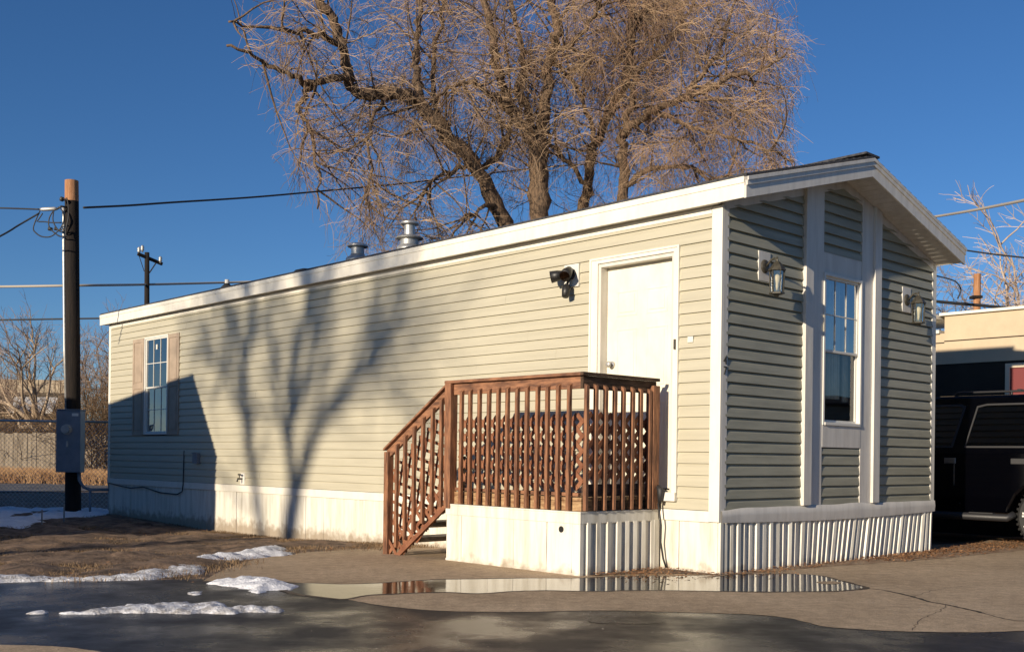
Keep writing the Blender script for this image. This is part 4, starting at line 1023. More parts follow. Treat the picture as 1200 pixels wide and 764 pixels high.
def bare_tree(base, height, spread, m_tw, m_bk, seed, lean=(0, 0), dens=1., r0=.16, label='', group=None, levels=(6, 6, 7), twr=.006, clumpy=False, split=.35):
    rnd = random.Random(seed); t = empty('bare_tree', tuple(base), 0, label, 'tree', group); t['category'] = 'tree'
    tk, cr = MB(), MB()
    trunk = grow(rnd, (0, 0, -.1), (lean[0], lean[1], 1), height*split, 6, -.02, .10); tk.tube(trunk, [r0*(1-.35*i/6) for i in range(7)], 8)
    lim = []
    for i in range(levels[0]):
        p, d = lerp_path(trunk, rnd.uniform(.6, 1)); dd = rand_dir(rnd, Vector((lean[0]*.5, lean[1]*.5, 1)).normalized(), rnd.uniform(.15, spread))
        q = grow(rnd, p, dd, height*rnd.uniform(.35, .62), 8, rnd.uniform(-.06, .05), .17, .06); tk.tube(q, [r0*.5*(1-.8*j/8) for j in range(9)], 6); lim.append(q)
    l2 = []
    for q in lim:
        for _ in range(levels[1]):
            p, d = lerp_path(q, rnd.uniform(.25, 1)); e = grow(rnd, p, rand_dir(rnd, d, rnd.uniform(.3, .9)), height*rnd.uniform(.12, .26), 6, 0, .15, .05)
            tk.tube(e, [.028*(1-.7*j/6)*r0/.16 for j in range(7)], 4, cap=False); l2.append(e)
    for q in l2:
        for _ in range(int(levels[2]*dens)):
            p, d = lerp_path(q, rnd.uniform(.1, 1)); e = grow(rnd, p, rand_dir(rnd, d, rnd.uniform(.2, .9)), height*rnd.uniform(.06, .15), 5, rnd.uniform(-.1, .15), .14, .02)
            cr.tube(e, [twr*1.5*(1-.5*j/5) for j in range(6)], 3, cap=False)
            for _ in range(3):
                p2, d2 = lerp_path(e, rnd.uniform(.2, 1)); f = grow(rnd, p2, rand_dir(rnd, d2, rnd.uniform(.3, .9)), height*rnd.uniform(.03, .08), 4, 0, .14, 0)
                cr.tube(f, [twr*(1-.4*j/4) for j in range(5)], 3, cap=False)
    tk.build('trunk', m_bk, t, smooth=True, recalc=False); cr.build('crown', m_tw, t, recalc=False); return t
def base_at(u, Y): p = at(u, 500, Y); return (p.x, p.y, ground_z(p.x, p.y))
bare_tree(base_at(84, 44), 7.4, 1.15, M['twigfar'], mat('pale_sunlit_bark', (.30, .22, .15), .9, nscale=5, color2=(.46, .36, .25)), 5, (-.38, 0), 1.1, .19, 'twisted bare tree leaning left with pale bark, beyond the wooden fence left of the pole', levels=(10, 7, 7), split=.38, twr=.0065)
bare_tree(base_at(118, 40), 6.9, .42, M['twigfar'], M['bark'], 9, (.05, 0), 1.5, .12, 'upright thin-twigged bare tree beside the far end of the mobile home, right of the pole', levels=(9, 7, 6), split=.18, twr=.006)
bare_tree(base_at(95, 48), 7.4, .5, M['twigfar'], M['bark'], 12, (.02, 0), 1.3, .12, 'slim bare tree directly behind the utility pole, half hidden by it', levels=(5, 5, 5), split=.2, twr=.006)
bare_tree(base_at(38, 52), 6.0, .9, M['twigfar'], M['bark'], 14, (-.1, 0), 1.0, .11, 'small faint bare tree at the left edge beyond the shed roof', levels=(5, 5, 4), split=.3, twr=.006)
bare_tree(base_at(1170, 36), 9.6, .95, M['twigpale'], mat('pale_bark', (.34, .25, .19), .9, nscale=5, color2=(.52, .42, .33)), 23, (-.02, 0), 1.1, .17, 'bare tree with pale pinkish twigs rising above the tan building at the right edge', levels=(9, 6, 5), split=.5, twr=.010)
bare_tree(base_at(1118, 42), 8.2, .8, M['twigpale'], M['bark'], 29, (.05, 0), .9, .12, 'thin pale bare tree just right of the gable, behind the tan building', levels=(7, 6, 4), split=.5, twr=.010)

# ---- tree on the sunny side of the road, behind the photographer's left shoulder: its limbs shade the long wall
T = 30.0
def sp_(y, z, t=T): return to_world(-t, y-.150*t, z+.264*t)
sb = to_world(-T-.3, 6.6-.150*T, 0)
sh = empty('bare_tree', tuple(sb), 0, 'bare street tree outside the picture whose limbs shade the long wall', 'tree')
mb = MB(); tw2 = MB(); rnd = random.Random(77)
sl_limbs = [([(7.15, -6.0), (7.05, -3.5), (7.1, -1.2)], .30, .24), ([(7.1, -1.4), (7.02, 0), (6.87, .57), (6.97, 1.13), (6.94, 1.8), (6.75, 2.5), (6.4, 3.1), (6.1, 4.2), (6.0, 6)], .12, .085),
 ([(7.1, -1.4), (7.6, -.4), (7.83, .5), (8.05, 1.13), (8.16, 1.74), (8.25, 2.47), (8.7, 3.1), (9.2, 4.2), (9.6, 6)], .095, .08),
 ([(7.08, -.9), (6.85, .1), (6.64, .69), (6.25, 1.35), (5.77, 1.78), (5.23, 2.07), (4.64, 2.55), (4.5, 2.9), (4.4, 3.6)], .12, .05),
 ([(6.9, .9), (7.2, 1.5), (7.35, 2.2), (7.5, 3.2), (7.6, 4.6)], .07, .03), ([(5.4, 1.95), (5.0, 2.1), (4.8, 2.4)], .05, .02),
 ([(8.2, 2.2), (8.0, 2.8), (7.9, 3.5), (8.0, 5)], .09, .03), ([(6.95, 1.4), (6.6, 2.0), (6.4, 2.8), (6.5, 4)], .07, .03), ([(8.1, 1.4), (8.6, 1.9), (8.9, 2.4), (9.5, 3)], .04, .02)]
seg = []
for pl, r0, r1 in sl_limbs:
    P = smooth_path([sp_(y, z, T+rnd.uniform(-.6, .6)) for y, z in pl], 3); n = len(P)
    mb.tube([p-sb for p in P], [1.1*(r0+(r1-r0)*j/(n-1)) for j in range(n)], 8); seg.append(P)
for P in seg[1:]:
    for _ in range(10):
        p, d = lerp_path(P, rnd.uniform(.15, .95)); q = grow(rnd, p, rand_dir(rnd, d, rnd.uniform(.4, .9)), rnd.uniform(1., 2.8), 6, .05, .12, .1); mb.tube([a-sb for a in q], [.040*(1-.7*j/6) for j in range(7)], 5, cap=False)
        for _ in range(12):
            p2, d2 = lerp_path(q, rnd.uniform(.2, 1)); e = grow(rnd, p2, rand_dir(rnd, d2, rnd.uniform(.3, 1)), rnd.uniform(.5, 1.6), 5, .2, .14); tw2.tube([a-sb for a in e], [.015, .014, .013, .011, .009, .007], 3, cap=False)
mb.build('trunk', M['bark'], sh, smooth=True, recalc=False); tw2.build('crown', M['twig'], sh, recalc=False)

# ================================================================ UTILITY POLES AND WIRES
pz = lambda u, v, Y: at(u, v, Y)
PY = 18.75; pb = at(86, 608, PY); pb.z = ground_z(pb.x, pb.y)
pole = empty('utility_pole', tuple(pb), 0, 'dark wooden utility pole with bleached orange top, conduit and grey meter box', 'utility pole')
PT = at(84, 212, PY).z; dxp = at(84, 212, PY).x-pb.x
mb = MB(); zc = PT-pb.z; zk = zc-.36
mb.tube([(0, 0, -.3), (dxp*zk/zc*.5, 0, zk/2), (dxp*zk/zc, 0, zk)], [.135, .125, .116], 22); smooth_by_angle(mb.build('post', M['polewood'], pole))
mb = MB(); mb.tube([(dxp*zk/zc, 0, zk), (dxp, 0, zc)], [.1165, .113], 22); smooth_by_angle(mb.build('pole_top', M['poletop'], pole))
mb = MB(); zm = at(80, 483, PY).z-pb.z; mb.tube([(-.105, -.085, zm-.1), (-.115+dxp*.4, -.08, zc*.5), (-.112+dxp*.9, -.075, zc-.62), (-.10+dxp, -.09, zc-.47)], .026, 10); mb.build('conduit', M['galv'], pole, smooth=True)
bx = empty('meter_box', (0, 0, 0)); bx.parent = pole
z1 = at(80, 481.5, PY).z-pb.z; z0 = at(80, 553, PY).z-pb.z; xa = at(67.5, 500, PY-.3).x-pb.x; xb = at(95, 500, PY-.3).x-pb.x
mb = MB(); mb.box(xa, xb, -.33, -.12, z0, z1); mb.box(xa-.008, xb+.008, -.345, -.33, z0+.01, z1-.01); mb.box(xa-.012, xb+.012, -.35, -.115, z1, z1+.018); mb.build('enclosure', M['meterbox'], bx, bevel=.006)
mx_ = at(80, 503, PY-.3).x-pb.x; mz = at(80, 503, PY-.3).z-pb.z
mb = MB(); mb.tube([(mx_, -.345, mz), (mx_, -.375, mz)], .088, 24); mb.tube([(mx_, -.375, mz), (mx_, -.44, mz)], .072, 24); smooth_by_angle(mb.build('electric_meter', M['galv'], bx))
mb = MB(); mb.box(mx_+.08, mx_+.19, -.349, -.345, z1-.10, z1-.05); mb.build('plate', M['vinyl'], bx)
mb = MB(); mb.box(mx_-.01, mx_+.02, -.37, -.345, mz-.30, mz-.20); mb.build('hasp', M['galv'], bx, bevel=.003)
mb = MB(); zz = lambda v: at(90, v, PY).z-pb.z; xx = lambda u: at(u, 560, PY-.2).x-pb.x
mb.tube([(xx(92), -.2, zz(553)), (xx(93), -.2, zz(562)), (xx(98), -.2, zz(570)), (xx(106), -.2, zz(573)), (xx(118), -.1, zz(573)), (xx(130), .0, zz(573))], .028, 10)
mb.build('conduit', M['meterbox'], pole, smooth=True)
mb = MB(); mb.tube([(xx(106), -.2, zz(572)), (xx(106), -.2, -.1)], .022, 8); mb.build('conduit_support', M['meterbox'], pole, smooth=True)
# hardware and cable loops at the pole head
hw = lambda u, v, dy=-.2: (at(u, v, PY+dy).x-pb.x, dy, at(u, v, PY+dy).z-pb.z)
mb = MB(); mb.tube([hw(47, 245.5), hw(50, 245.5), hw(64, 245), hw(67, 245)], [.02, .032, .034, .02], 12); mb.tube([hw(72, 233), hw(76, 234, -.12)], .028, 8); mb.build('insulator', M['galv'], pole, smooth=True)
mb = MB(); mb.tube([hw(67, 245), hw(72, 242), hw(78, 243, -.12)], .018, 8); mb.tube([hw(71, 233), hw(74, 234)], .04, 8); mb.build('bracket', M['bronze'], pole, smooth=True)
for lp_ in ([(47, 247), (42, 258), (39, 268), (42, 273), (48, 277), (56, 278), (62, 276), (68, 271), (76, 268)], [(62, 248), (58, 255), (57, 263), (59, 268), (64, 273), (70, 277), (77, 277)], [(68, 243), (73, 247), (75, 256), (73, 264), (69, 270), (66, 268)],
            [(45, 260), (52, 260), (60, 261), (72, 261)], [(63, 247), (62, 258), (66, 267), (72, 272), (77, 268)], [(78, 232), (80, 240), (80, 256), (77, 270), (78, 278)], [(50, 250), (46, 256), (43, 260)]):
    mb = MB(); mb.tube(smooth_path([Vector(hw(u, v, -.22)) for u, v in lp_], 4), .011, 6); mb.build('cable_loop', M['wire'], pole, smooth=True)
mb = MB(); mb.tube([hw(57, 268), hw(61, 269)], [.035, .03], 10); mb.tube([hw(64, 268), hw(67, 269)], [.03, .02], 10); mb.build('splice', M['wire'], pole, smooth=True)

# far pole with crossarm behind the home
DYP = 55; d0 = at(172, 500, DYP); d0.z = ground_z(d0.x, d0.y)
fp = empty('utility_pole', tuple(d0), 0, 'distant wooden utility pole with a slanting crossarm rising behind the roof', 'utility pole')
q = lambda u, v, dy=0: (at(u, v, DYP+dy).x-d0.x, dy, at(u, v, DYP+dy).z-d0.z)
mb = MB(); mb.tube([(0, 0, -.3), q(172, 400), q(172.3, 296)], [.17, .14, .12], 12); mb.build('post', M['polewood'], fp, smooth=True)
mb = MB(); mb.bar(q(161.5, 297.5, -.4), q(190, 309.5, .6), .12, .15); mb.build('crossarm', M['polewood'], fp)
mb = MB(); mb.bar(q(175, 320), q(183, 308), .04, .05); mb.bar(q(169, 318), q(163, 300), .03, .03); mb.build('brace', M['polewood'], fp)
for (u, v) in ((163, 293), (167, 291), (188, 304)):
    p = q(u, v); mb = MB(); mb.lathe([(.03, -.2), (.05, -.12), (.10, -.06), (.06, 0), (.10, .04), (.05, .14), (.01, .16)], p, 10); mb.build('insulator', M['galv'], fp, smooth=True)
# stub of a pole above the tan building
d1 = at(1143, 500, 30); d1.z = 0
sp2 = empty('utility_pole', tuple(d1), 0, 'short reddish pole sticking up above the tan building roof', 'utility pole')
mb = MB(); mb.tube([(0, 0, -.2), (0, 0, at(1143, 321, 30).z)], [.11, .095], 14); smooth_by_angle(mb.build('post', M['poletop'], sp2))
mb = MB(); mb.box(-.16, .10, -.14, .14, at(1143, 350, 30).z, at(1143, 347, 30).z); mb.build('bracket', M['polewood'], sp2)

def wire(pts, r, m, label):
    P = smooth_path([at(*p) for p in pts], 6); o = P[0].copy(); mb = MB(); mb.tube([p-o for p in P], r, 6)
    w = mb.build('power_line', m, smooth=True); w.location = o; return tag(w, label, 'power line')
wire([(-60, 243, 17.4), (0, 244, 17.2), (46, 245.5, 16.8)], .013, M['wire'], 'thin black wire running off the left edge from the top of the near pole')
wire([(-80, 318, 16), (0, 277, 16.4), (22, 264, 16.7), (46, 250, 16.8)], .014, M['wire'], 'black cable slanting down to the left edge from the near pole head')
wire([(98, 243.5, 17), (150, 241, 18), (200, 237.5, 19), (300, 231, 21), (400, 222, 23), (480, 214.5, 25), (560, 205, 26.5), (640, 196, 28), (700, 192, 28.5)], .019, M['wire'], 'long black cable running right from the near pole through the big tree')
wire([(-60, 336, 50), (0, 336, 50), (100, 334.5, 50), (172, 333.5, 55), (270, 331, 60), (360, 328, 62), (480, 325, 66)], .06, M['wirepale'], 'thick pale cable crossing behind the two poles and the roof')
wire([(-60, 376, 42), (0, 375, 42), (60, 374, 42), (120, 373, 42), (200, 371.5, 42)], .035, M['wire'], 'lowest dark cable at the left, in front of the bare trees')
wire([(1040, 262, 24), (1096, 254, 22), (1130, 248.5, 20), (1165, 242, 18.5), (1200, 235, 17), (1300, 214, 14)], .026, M['wirepale'], 'thick twisted pale cable leaving the gable roof to the right edge')
wire([(1100, 288, 27), (1126, 292.5, 26), (1160, 297.5, 25), (1200, 302, 24), (1300, 312, 22)], .020, M['wire'], 'dark cable right of the eave, just above the pale twigs')
wire([(1080, 319, 26), (1096, 323, 26), (1112, 327, 26), (1121, 331, 26), (1126, 340, 26), (1122, 350, 26)], .017, M['wire'], 'short drooping cable curling down right of the gable corner')
wire([(1085, 352, 27), (1110, 354.5, 27), (1150, 358, 27), (1180, 361, 27)], .04, M['wire'], 'heavy dark cable just above the tan building parapet')

# ================================================================ RIGHT SIDE: TAN BUILDING AND PARKED CAR
BX = 7.35
tb = empty('tan_building', tuple(to_world(BX, 0)), YAW, 'low tan flat-roofed building with shade-darkened lower wall and maroon window behind the parked car', 'building')
mb = MB(); mb.box(.0, 6, -1.3, 1.44, 2.40, 3.09); mb.build('wall', M['tanpaint'], tb)
mb = MB(); mb.box(.0, 6, 1.44, 12, 2.40, 2.84); mb.build('wall', M['tanpaint'], tb)
mb = MB(); mb.box(.02, 6, -1.3, 12, -.2, 2.40); mb.build('wall', M['shade_dark'], tb)
mb = MB(); mb.box(-.05, 6.05, -1.35, 1.50, 3.09, 3.13); mb.box(-.30, 1.0, 1.50, 2.6, 3.04, 3.10); mb.build('parapet_cap', M['white'], tb, bevel=.004)
mb = MB(); mb.box(-.05, 6.05, 1.50, 12, 2.84, 2.89); mb.build('parapet_cap', M['white'], tb, bevel=.004)
mb = MB(); mb.box(-.006, 0, -1.3, 1.44, 2.72, 2.735); mb.box(-.006, 0, 1.44, 12, 2.70, 2.715); mb.build('panel_seam', M['shade_dark'], tb)
wn = empty('window', (0, 0, 0)); wn.parent = tb
mb = MB(); f = .05
mb.box(-.03, .05, -.70, .57, 2.30, 2.36); mb.box(-.03, .05, .51, .57, 1.5, 2.30); mb.box(-.03, .05, -.70, .51, 1.5, 1.56); mb.box(-.03, .05, -.70, -.64, 1.56, 2.30); mb.build('frame', mat('cream_frame', (.70, .58, .42), .6), wn, bevel=.003)
mb = MB(); mb.box(-.005, .03, -.64, .51, 1.56, 2.30); mb.build('panel', M['maroon'], wn)

# parked dark SUV: side faces the camera, nose towards the back of the home
cf = Vector((-.68, .73, 0)).normalized(); c0 = Vector((5.93, 12.5, 0))
def s_at(u):      # distance along the car's side where sight column u meets it
    kx = ray(u, 540)[0]; return (c0.x-kx*c0.y)/(kx*cf.y-cf.x)
suv = empty('parked_car', tuple(c0), math.atan2(cf.y, cf.x), 'dark navy sport utility vehicle parked in deep shade between the home and the tan building', 'car')
# car frame: +x forward, side facing the camera is y = 0 (towards +y) , body spans y -1.75..0
print('suv s', [(u, round(s_at(u), 3)) for u in (1095, 1112, 1125, 1132, 1139, 1190, 1198)])
SB = lambda s, z, y=0.: (s, y, z)
def tumble(z): return 0. if z < 1.12 else -.20*(z-1.12)/.66
XB0, XF = -1.35, 3.30
prof = [(XB0, .50), (XB0, 1.05), (XB0+.06, 1.15), (XB0+.28, 1.76), (XB0+.45, 1.81), (1.10, 1.82), (1.25, 1.78), (1.95, 1.18), (2.10, 1.13), (3.15, 1.05), (XF, .90), (XF, .45), (2.95, .43)]
WH = [(-.31, .37), (2.42, .37)]
arch = []
for (wc, rr) in WH[::-1]: arch += [(wc+.47*math.cos(a*math.pi/10), .34+.47*math.sin(a*math.pi/10)) for a in range(0, 11)]
body_poly = prof+arch[:11]+arch[11:]
body_poly = [(x, max(z, .40)) for x, z in body_poly]
bm = bmesh.new()
side = []
for yy, sg in ((0., 1), (-1.76, -1)):
    side.append([bm.verts.new((x, yy, z)) for x, z in body_poly])
n = len(body_poly)
bm.faces.new(side[0]); bm.faces.new(side[1][::-1])
for i in range(n): bm.faces.new((side[0][i], side[0][(i+1) % n], side[1][(i+1) % n], side[1][i]))
bmesh.ops.bisect_plane(bm, geom=bm.verts[:]+bm.edges[:]+bm.faces[:], plane_co=(0, 0, 1.12), plane_no=(0, 0, 1))
for v in bm.verts: v.co.y += (1 if v.co.y > -.8 else -1)*tumble(v.co.z)
bmesh.ops.triangulate(bm, faces=[f for f in bm.faces if len(f.verts) > 4]); bmesh.ops.recalc_face_normals(bm, faces=bm.faces)
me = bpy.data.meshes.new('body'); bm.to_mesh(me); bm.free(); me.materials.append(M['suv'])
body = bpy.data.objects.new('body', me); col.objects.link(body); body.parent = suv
md = body.modifiers.new('bevel', 'BEVEL'); md.width = .03; md.segments = 3; md.limit_method = 'ANGLE'; md.angle_limit = R_(32)
def side_panel(name, poly, m, parent, o=.004, t=.006, bev=0., both=True):
    for yy, sg in ((0., 1), (-1.76, -1)):
        mb = MB()
        k = len(poly)
        vs = [(x, yy+sg*(tumble(z)+o), z) for x, z in poly]+[(x, yy+sg*(tumble(z)+o-t), z) for x, z in poly]
        mb.add(vs, [tuple(range(k)), tuple(range(k, 2*k))[::-1]]+[(i, (i+1) % k, k+(i+1) % k, k+i) for i in range(k)]); mb.build(name, m, parent, bevel=bev)
sA, sB_, sC = s_at(1139), s_at(1131), s_at(1125)
SH = s_at(1112)
dr = empty('door', (0, 0, 0)); dr.parent = suv
def ring(poly, w):
    cx = sum(p[0] for p in poly)/len(poly); cz = sum(p[1] for p in poly)/len(poly)
    return [(cx+(x-cx)*(1+w/abs(.35)), cz+(z-cz)*(1+w/.25)) for x, z in poly]
rw = [(sB_, 1.20), (sA, 1.665), (sA-.10, 1.69), (-.28, 1.69), (-.30, 1.20)]
rwo = [(sB_+.022, 1.178), (sA+.020, 1.685), (sA-.10, 1.712), (-.26, 1.712), (-.28, 1.178)]
side_panel('window_trim', rwo, mat('worn_dark_trim', (.02, .02, .022), .5), dr, .004, .004); side_panel('window', rw, M['carglass'], dr, .008, .003)
hs = s_at(1194)
mb = MB(); mb.box(hs-.11, hs+.09, 0, .022, .985, 1.055); mb.build('handle', M['trimblk'], dr, bevel=.008)
side_panel('door_seam', [(s_at(1126), .50), (s_at(1126)+.012, .50), (sC+.0, 1.70), (sC-.012, 1.70)], M['rubber'], dr, .002, .002)
fd = empty('door', (0, 0, 0)); fd.parent = suv
fA = s_at(1123.5)
fw = [(fA+.11, 1.20), (fA+.02, 1.665), (fA+.06, 1.69), (1.22, 1.69), (1.80, 1.22), (1.80, 1.20)]
fwo = [(fA+.085, 1.178), (fA-.01, 1.685), (fA+.05, 1.712), (1.23, 1.712), (1.83, 1.23), (1.83, 1.178)]
side_panel('window_trim', fwo, mat('worn_silver_trim', (.04, .04, .045), .5, .3), fd, .004, .004); side_panel('window', fw, M['carglass'], fd, .008, .003)
mb = MB(); mb.box(SH-.09, SH+.05, 0, .024, .985, 1.055); mb.build('handle', M['chrome'], fd, bevel=.006)
side_panel('door_seam', [(SH-.075, .72), (SH-.06, .72), (SH-.06, .98), (SH-.075, .98)], M['chrome'], fd, .004, .004)
qw = [(-.62, 1.20), (-.62, 1.69), (-.95, 1.69), (-1.13, 1.20)]
side_panel('window', qw, M['carglass'], suv, .006, .003)
side_panel('body_moulding', [(XB0+.2, .66), (-.90, .66), (-.90, .72), (XB0+.2, .72)], M['trimblk'], suv, .01, .01)
# windscreen and rear screen
for (xa_, za_, xb_, zb_, nm) in ((1.92, 1.22, 1.32, 1.73, 'windscreen'), (XB0+.07, 1.18, XB0+.25, 1.68, 'rear_window')):
    dx_ = .012 if nm == 'windscreen' else -.012
    mb = MB(); mb.hexa([(xa_+dx_, -1.62, za_+.012), (xa_+dx_, -.14, za_+.012), (xb_+dx_, -.26, zb_+.012), (xb_+dx_, -1.50, zb_+.012), (xa_-dx_, -1.62, za_-.01), (xa_-dx_, -.14, za_-.01), (xb_-dx_, -.26, zb_-.01), (xb_-dx_, -1.50, zb_-.01)]); mb.build(nm, M['carglass'], suv)
# running board with tread plate
mb = MB(); sE, sW = s_at(1106), s_at(1187); mb.tube([(sE+1.0, -.02, .375), (sE+.9, .05, .36), (sE, .06, .36), (sW+.03, .06, .36), (sW-.02, .0, .40)], .045, 12)
mb.build('running_board', M['trimblk'], suv, smooth=True)
mb = MB(); mb.box(s_at(1168), s_at(1140), .02, .10, .395, .412); mb.build('step_plate', M['trimblk'], suv, bevel=.004)
# roof rails
for y in (-.30, -1.46):
    mb = MB(); mb.tube([(-1.0, y, 1.80), (-.95, y, 1.855), (.9, y, 1.862), (.98, y, 1.81)], .014, 8)
    for s in (-.4, .25): mb.tube([(s, y, 1.80), (s, y, 1.86)], .013, 8)
    mb.build('roof_rail', M['trimblk'], suv, smooth=True)
mb = MB(); mb.box(.15, .19, -1.46, -.30, 1.86, 1.885); mb.box(-.62, -.58, -1.46, -.30, 1.86, 1.885); mb.build('roof_rack', M['trimblk'], suv, bevel=.005)
for (wc, rr) in WH:
    for y in (-.13, -1.63):
        w = empty('wheel', (wc, y, .375)); w.parent = suv
        d = 1 if y > -.8 else -1
        mb = MB(); pr2 = [(.19, -.11), (.34, -.12), (.372, -.09), (.376, 0), (.372, .09), (.34, .12), (.215, .11)]
        n = 40; vs = [(r*math.cos(2*math.pi*j/n), h*d, r*math.sin(2*math.pi*j/n)) for r, h in pr2 for j in range(n)]
        mb.add(vs, [(i*n+j, i*n+(j+1) % n, (i+1)*n+(j+1) % n, (i+1)*n+j) for i in range(len(pr2)-1) for j in range(n)])
        for j in range(n):   # shoulder blocks
            a = 2*math.pi*(j+.5)/n; mb.bar(((.35)*math.cos(a), .10*d, .35*math.sin(a)), ((.384)*math.cos(a), .075*d, .384*math.sin(a)), .026, .03, (0, 1, 0))
        mb.build('tyre', M['rubber'], w)
        mb = MB()
        for j in range(12):
            a = 2*math.pi*j/12
            for q_ in (0, .11):
                a2 = a+q_; mb.add([((.282)*math.cos(a2), .119*d, .282*math.sin(a2)), (.308*math.cos(a2), .1215*d, .308*math.sin(a2)), (.308*math.cos(a2+.07), .1215*d, .308*math.sin(a2+.07)), (.282*math.cos(a2+.07), .119*d, .282*math.sin(a2+.07))], [(0, 1, 2, 3)])
        mb.build('raised_letters', M['vinyl'], w)
        mb = MB(); n = 30; pr3 = [(.215, .10), (.205, .10), (.19, .03), (.08, .05), (.06, .07), (.005, .07)]
        vs = [(r*math.cos(2*math.pi*j/n), h*d, r*math.sin(2*math.pi*j/n)) for r, h in pr3 for j in range(n)]
        mb.add(vs, [(i*n+j, i*n+(j+1) % n, (i+1)*n+(j+1) % n, (i+1)*n+j) for i in range(len(pr3)-1) for j in range(n)]); mb.build('rim', M['chrome'], w, smooth=True)
mb = MB(); mb.box(XB0-.10, XB0+.05, -1.72, -.04, .45, .64); mb.build('bumper', M['trimblk'], suv, bevel=.03)
mb = MB(); mb.box(XF-.05, XF+.10, -1.72, -.04, .42, .66); mb.build('bumper', M['trimblk'], suv, bevel=.03)
for y in (-.22, -1.54):
    mb = MB(); mb.box(XF-.03, XF+.012, y-.14, y+.14, .72, .88); mb.build('headlight', M['lampglass'], suv, bevel=.01)
    mb = MB(); mb.box(XB0-.012, XB0+.03, y-.08, y+.12, .80, 1.06); mb.build('tail_light', M['maroon'], suv, bevel=.01)

# ================================================================ LEFT SIDE: FENCES, SHED, BRUSH
# chain link fence just behind the pole
cb = at(131, 560, 19.6); ca = at(-70, 560, 19.3); cb.z = ca.z = 0
clf = empty('chain_link_fence', tuple(cb), math.atan2((ca-cb).y, (ca-cb).x), 'galvanised chain link fence with pale top rail behind the pole and meter box', 'fence')
LEN = (ca-cb).length; zt = at(128, 494.5, 19.6).z; g0 = -.12
for s in (.04, 2.05, LEN):
    mb = MB(); mb.tube([(s, 0, -.3), (s, 0, zt+.02)], .026, 10); mb.build('post', M['galv'], clf, smooth=True)
mb = MB(); mb.tube([(0, 0, zt), (LEN, 0, zt)], .020, 8); mb.build('rail', M['galv'], clf, smooth=True)
mb = MB(); Hf = zt-g0; pch = .078
k = -int(Hf/pch)-1
while k*pch < LEN:
    for s_ in (1, -1):
        a0, a1 = (k*pch, k*pch+Hf) if s_ > 0 else (k*pch+Hf, k*pch)
        p = Vector((a0, .004*s_, g0)); q2 = Vector((a1, .004*s_, zt))
        d = q2-p; ts = [0., 1.]
        lo_t, hi_t = 0., 1.
        if d.x:
            ta, tb_ = (0-p.x)/d.x, (LEN-p.x)/d.x; lo_t, hi_t = max(0, min(ta, tb_)), min(1, max(ta, tb_))
        if hi_t > lo_t: mb.tube([p+d*lo_t, p+d*hi_t], .0026, 3, cap=False)
    k += 1
mb.build('chain_mesh', M['galv'], clf)
for (u, v0_, v1_) in ((49, 597, 619), (75, 590, 614)):
    p = gpt(u, v1_); mb = MB(); zt_ = at(u, v0_, p[1]).z; mb.tube([(p[0], p[1], -.3), (p[0], p[1], zt_)], .012, 6)
    tag(mb.build('stake', M['meterbox']), 'thin dark stake standing in the snow left of the pole' if u < 60 else 'thin dark stake touching the left side of the pole base', 'stake')

# wooden fence beyond the lane
fy = 34.; fa = at(-60, 540, fy); fb = at(150, 540, fy+1.5)
wf = empty('wooden_fence', (fb.x, fb.y, 0), math.atan2((fa-fb).y, (fa-fb).x), 'greyed wooden board fence beyond the lane on the left', 'fence')
mb = MB(); Lf = (fa-fb).xy.length; rnd = random.Random(31); x = 0.
gf = ground_z(fb.x, fb.y); zt = at(60, 508, fy+.7).z
while x < Lf:
    w = rnd.uniform(.125, .15); h = zt+rnd.uniform(-.025, .025)-.03*(noise.noise(Vector((x*.6, 0, 0)))); o = rnd.uniform(-.01, .01)
    mb.box(x+.005, x+w-.003, o, o+.02, gf-.2, h); x += w
mb.build('boards', M['fence'], wf)
mb = MB(); mb.box(0, Lf, -.06, -.02, gf+.3, gf+.38); mb.box(0, Lf, -.06, -.02, zt-.35, zt-.27); mb.build('rail', M['fence'], wf)
# lane strip, sunlit, and dark strip in front
lane = [to_world(-9, 21.6), to_world(14, 21.6), to_world(14, 26.0), to_world(-9, 26.0)]
sheet('road', [(p.x, p.y) for p in [to_world(-12, 22.6), to_world(20, 22.6), to_world(20, 26.5), to_world(-12, 26.5)]], asphalt('old_grey_asphalt', (.12, .115, .11), (.20, .19, .175), .7, .9, 1.2, .2, .4), .010)
# low shed with skylight panels
sy = 46.; s0 = at(30, 500, sy); s0.z = ground_z(s0.x, s0.y)
shed = empty('shed', tuple(s0), .05, 'low shed with tan ribbed upper wall and four pale roof panels behind the wooden fence', 'shed')
q = lambda u, v, dy=0: (at(u, v, sy+dy).x-s0.x, dy, at(u, v, sy+dy).z-s0.z)
a, b = q(-60, 470), q(66, 470)
ztop_, zmid, zlow = q(30, 448, 4)[2], q(30, 462, 2)[2], q(30, 490)[2]
mb = MB(); mb.box(a[0], b[0], 0, 4, -.2, zlow); mb.build('wall', M['brush'], shed)
mb = MB(); mb.hexa([(a[0], -.2, zlow), (b[0], -.2, zlow), (b[0], 2, zmid), (a[0], 2, zmid), (a[0], -.2, zlow+.08), (b[0], -.2, zlow+.08), (b[0], 2, zmid+.08), (a[0], 2, zmid+.08)]); mb.build('roof', mat('brown_roof', (.10, .075, .05), .9, noise_amt=.4, nscale=3), shed)
mb = MB(); x = a[0]
while x < b[0]-.2: mb.box(x, x+.16, 2.0, 2.06, zmid, ztop_); mb.box(x+.16, x+.24, 2.03, 2.06, zmid, ztop_); x += .24
mb.build('wall', M['fence'], shed)
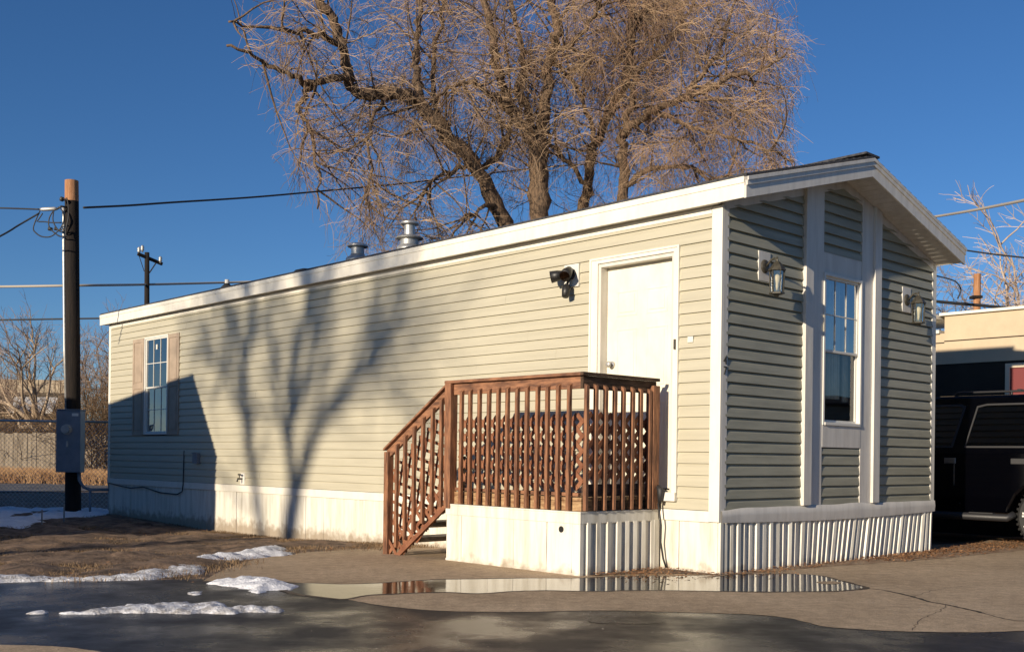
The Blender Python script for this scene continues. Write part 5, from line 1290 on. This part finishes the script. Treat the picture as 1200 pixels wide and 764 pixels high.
for k in range(4):
    x0_ = q(8+k*13.5, 480)[0]; x1_ = q(19+k*13.5, 480)[0]; f0, f1 = .12, .75
    zf = lambda f: zlow+.09+(zmid-zlow)*f; yf = lambda f: -.2+2.2*f
    mb = MB(); mb.hexa([(x0_, yf(f0), zf(f0)), (x1_, yf(f0), zf(f0)), (x1_-.25, yf(f1), zf(f1)), (x0_-.25, yf(f1), zf(f1)), (x0_, yf(f0), zf(f0)+.05), (x1_, yf(f0), zf(f0)+.05), (x1_-.25, yf(f1), zf(f1)+.05), (x0_-.25, yf(f1), zf(f1)+.05)])
    mb.build('roof_panel', mat('pale_panel', (.55, .53, .50), .5) if k == 0 else bpy.data.materials['pale_panel'], shed)
# bricks and a red object by the fence, seen right of the pole
p = at(109, 500, 37); o = empty('brick_pillar', (p.x, p.y, ground_z(p.x, p.y)), 0, 'small orange brick pillar beyond the fence, right of the meter box', 'pillar')
mb = MB(); mb.box(-.30, .30, -.25, .25, -.2, at(109, 497, 37).z-.2); mb.box(-.36, .36, -.3, .3, at(109, 497, 37).z-.2, at(109, 494, 37).z-.2); mb.build('shaft', mat('orange_brick', (.40, .16, .07), .85, noise_amt=.3, nscale=8), o, bevel=.01)
# twiggy bushes
def bush(u, Y, w, h, seed, label, m=None, dens=500, v=None):
    rnd = random.Random(seed); b0 = at(u, 500, Y); b0.z = ground_z(b0.x, b0.y)
    t = empty('bush', tuple(b0), 0, label, 'bush', 'twiggy brown bushes along the wooden fence'); tw_ = MB()
    for _ in range(dens):
        x, y = rnd.gauss(0, w*.33), rnd.gauss(0, .45); hh = h*rnd.uniform(.45, 1.05)*math.exp(-(x/w)**2*1.2)
        e = grow(rnd, (x, y, -.05), (rnd.gauss(0, .35), rnd.gauss(0, .3), 1), hh, 6, rnd.uniform(-.05, .25), .16)
        tw_.tube(e, [.014*(1-.6*j/6) for j in range(7)], 3, cap=False)
        for _ in range(3):
            p2, d2 = lerp_path(e, rnd.uniform(.3, 1)); f = grow(rnd, p2, rand_dir(rnd, d2, rnd.uniform(.3, 1.)), hh*rnd.uniform(.1, .35), 4, .05, .18); tw_.tube(f, [.008, .007, .006, .005, .004], 3, cap=False)
    tw_.build('twigs', m or M['brush'], t, recalc=False); return t
bush(10, 36.5, 3.2, 2.5, 1, 'dark twiggy bush at the left edge behind the wooden fence, below the shed panels', dens=450)
bush(52, 36.8, 2.4, 2.6, 2, 'twiggy bush behind the wooden fence, just left of the meter box', dens=420)
bush(103, 36.5, 1.5, 3.2, 3, 'tall brown bush behind the wooden fence, just right of the pole', dens=380)
bush(124, 35.9, 1.3, 3.6, 4, 'tall dark bush against the far corner of the mobile home', dens=420)
bush(30, 46.5, 4.0, 4.0, 5, 'sprawling brown bush covering the shed roof', dens=130)
M['weed'] = mat('rusty_dry_weeds', (.22, .115, .05), .9, nscale=2, color2=(.42, .26, .13))
def weeds(name, u0, u1, Y0, Y1, n, h, seed, label, m):
    rnd = random.Random(seed); mb = MB()
    for _ in range(n):
        Y = rnd.uniform(Y0, Y1); p = at(rnd.uniform(u0, u1), 500, Y); p.z = ground_z(p.x, p.y)
        a = rnd.uniform(0, 6.28); hh = h*rnd.uniform(.3, 1.); d = Vector((math.cos(a)*.35, math.sin(a)*.35, 1))*hh; w = .008
        mb.add([p-Vector((w, 0, 0)), p+Vector((w, 0, 0)), p+d*.6+Vector((w, 0, 0)), p+d*.6-Vector((w, 0, 0)), p+d*1.0+Vector((d.x*.4, 0, -.1*hh))], [(0, 1, 2, 3), (3, 2, 4)])
    return tag(mb.build(name, m, recalc=False), label, None, None, 'stuff')
weeds('weeds', -60, 160, 31.0, 33.8, 9000, .5, 5, 'rusty dry weeds growing along the foot of the wooden fence', M['weed'])
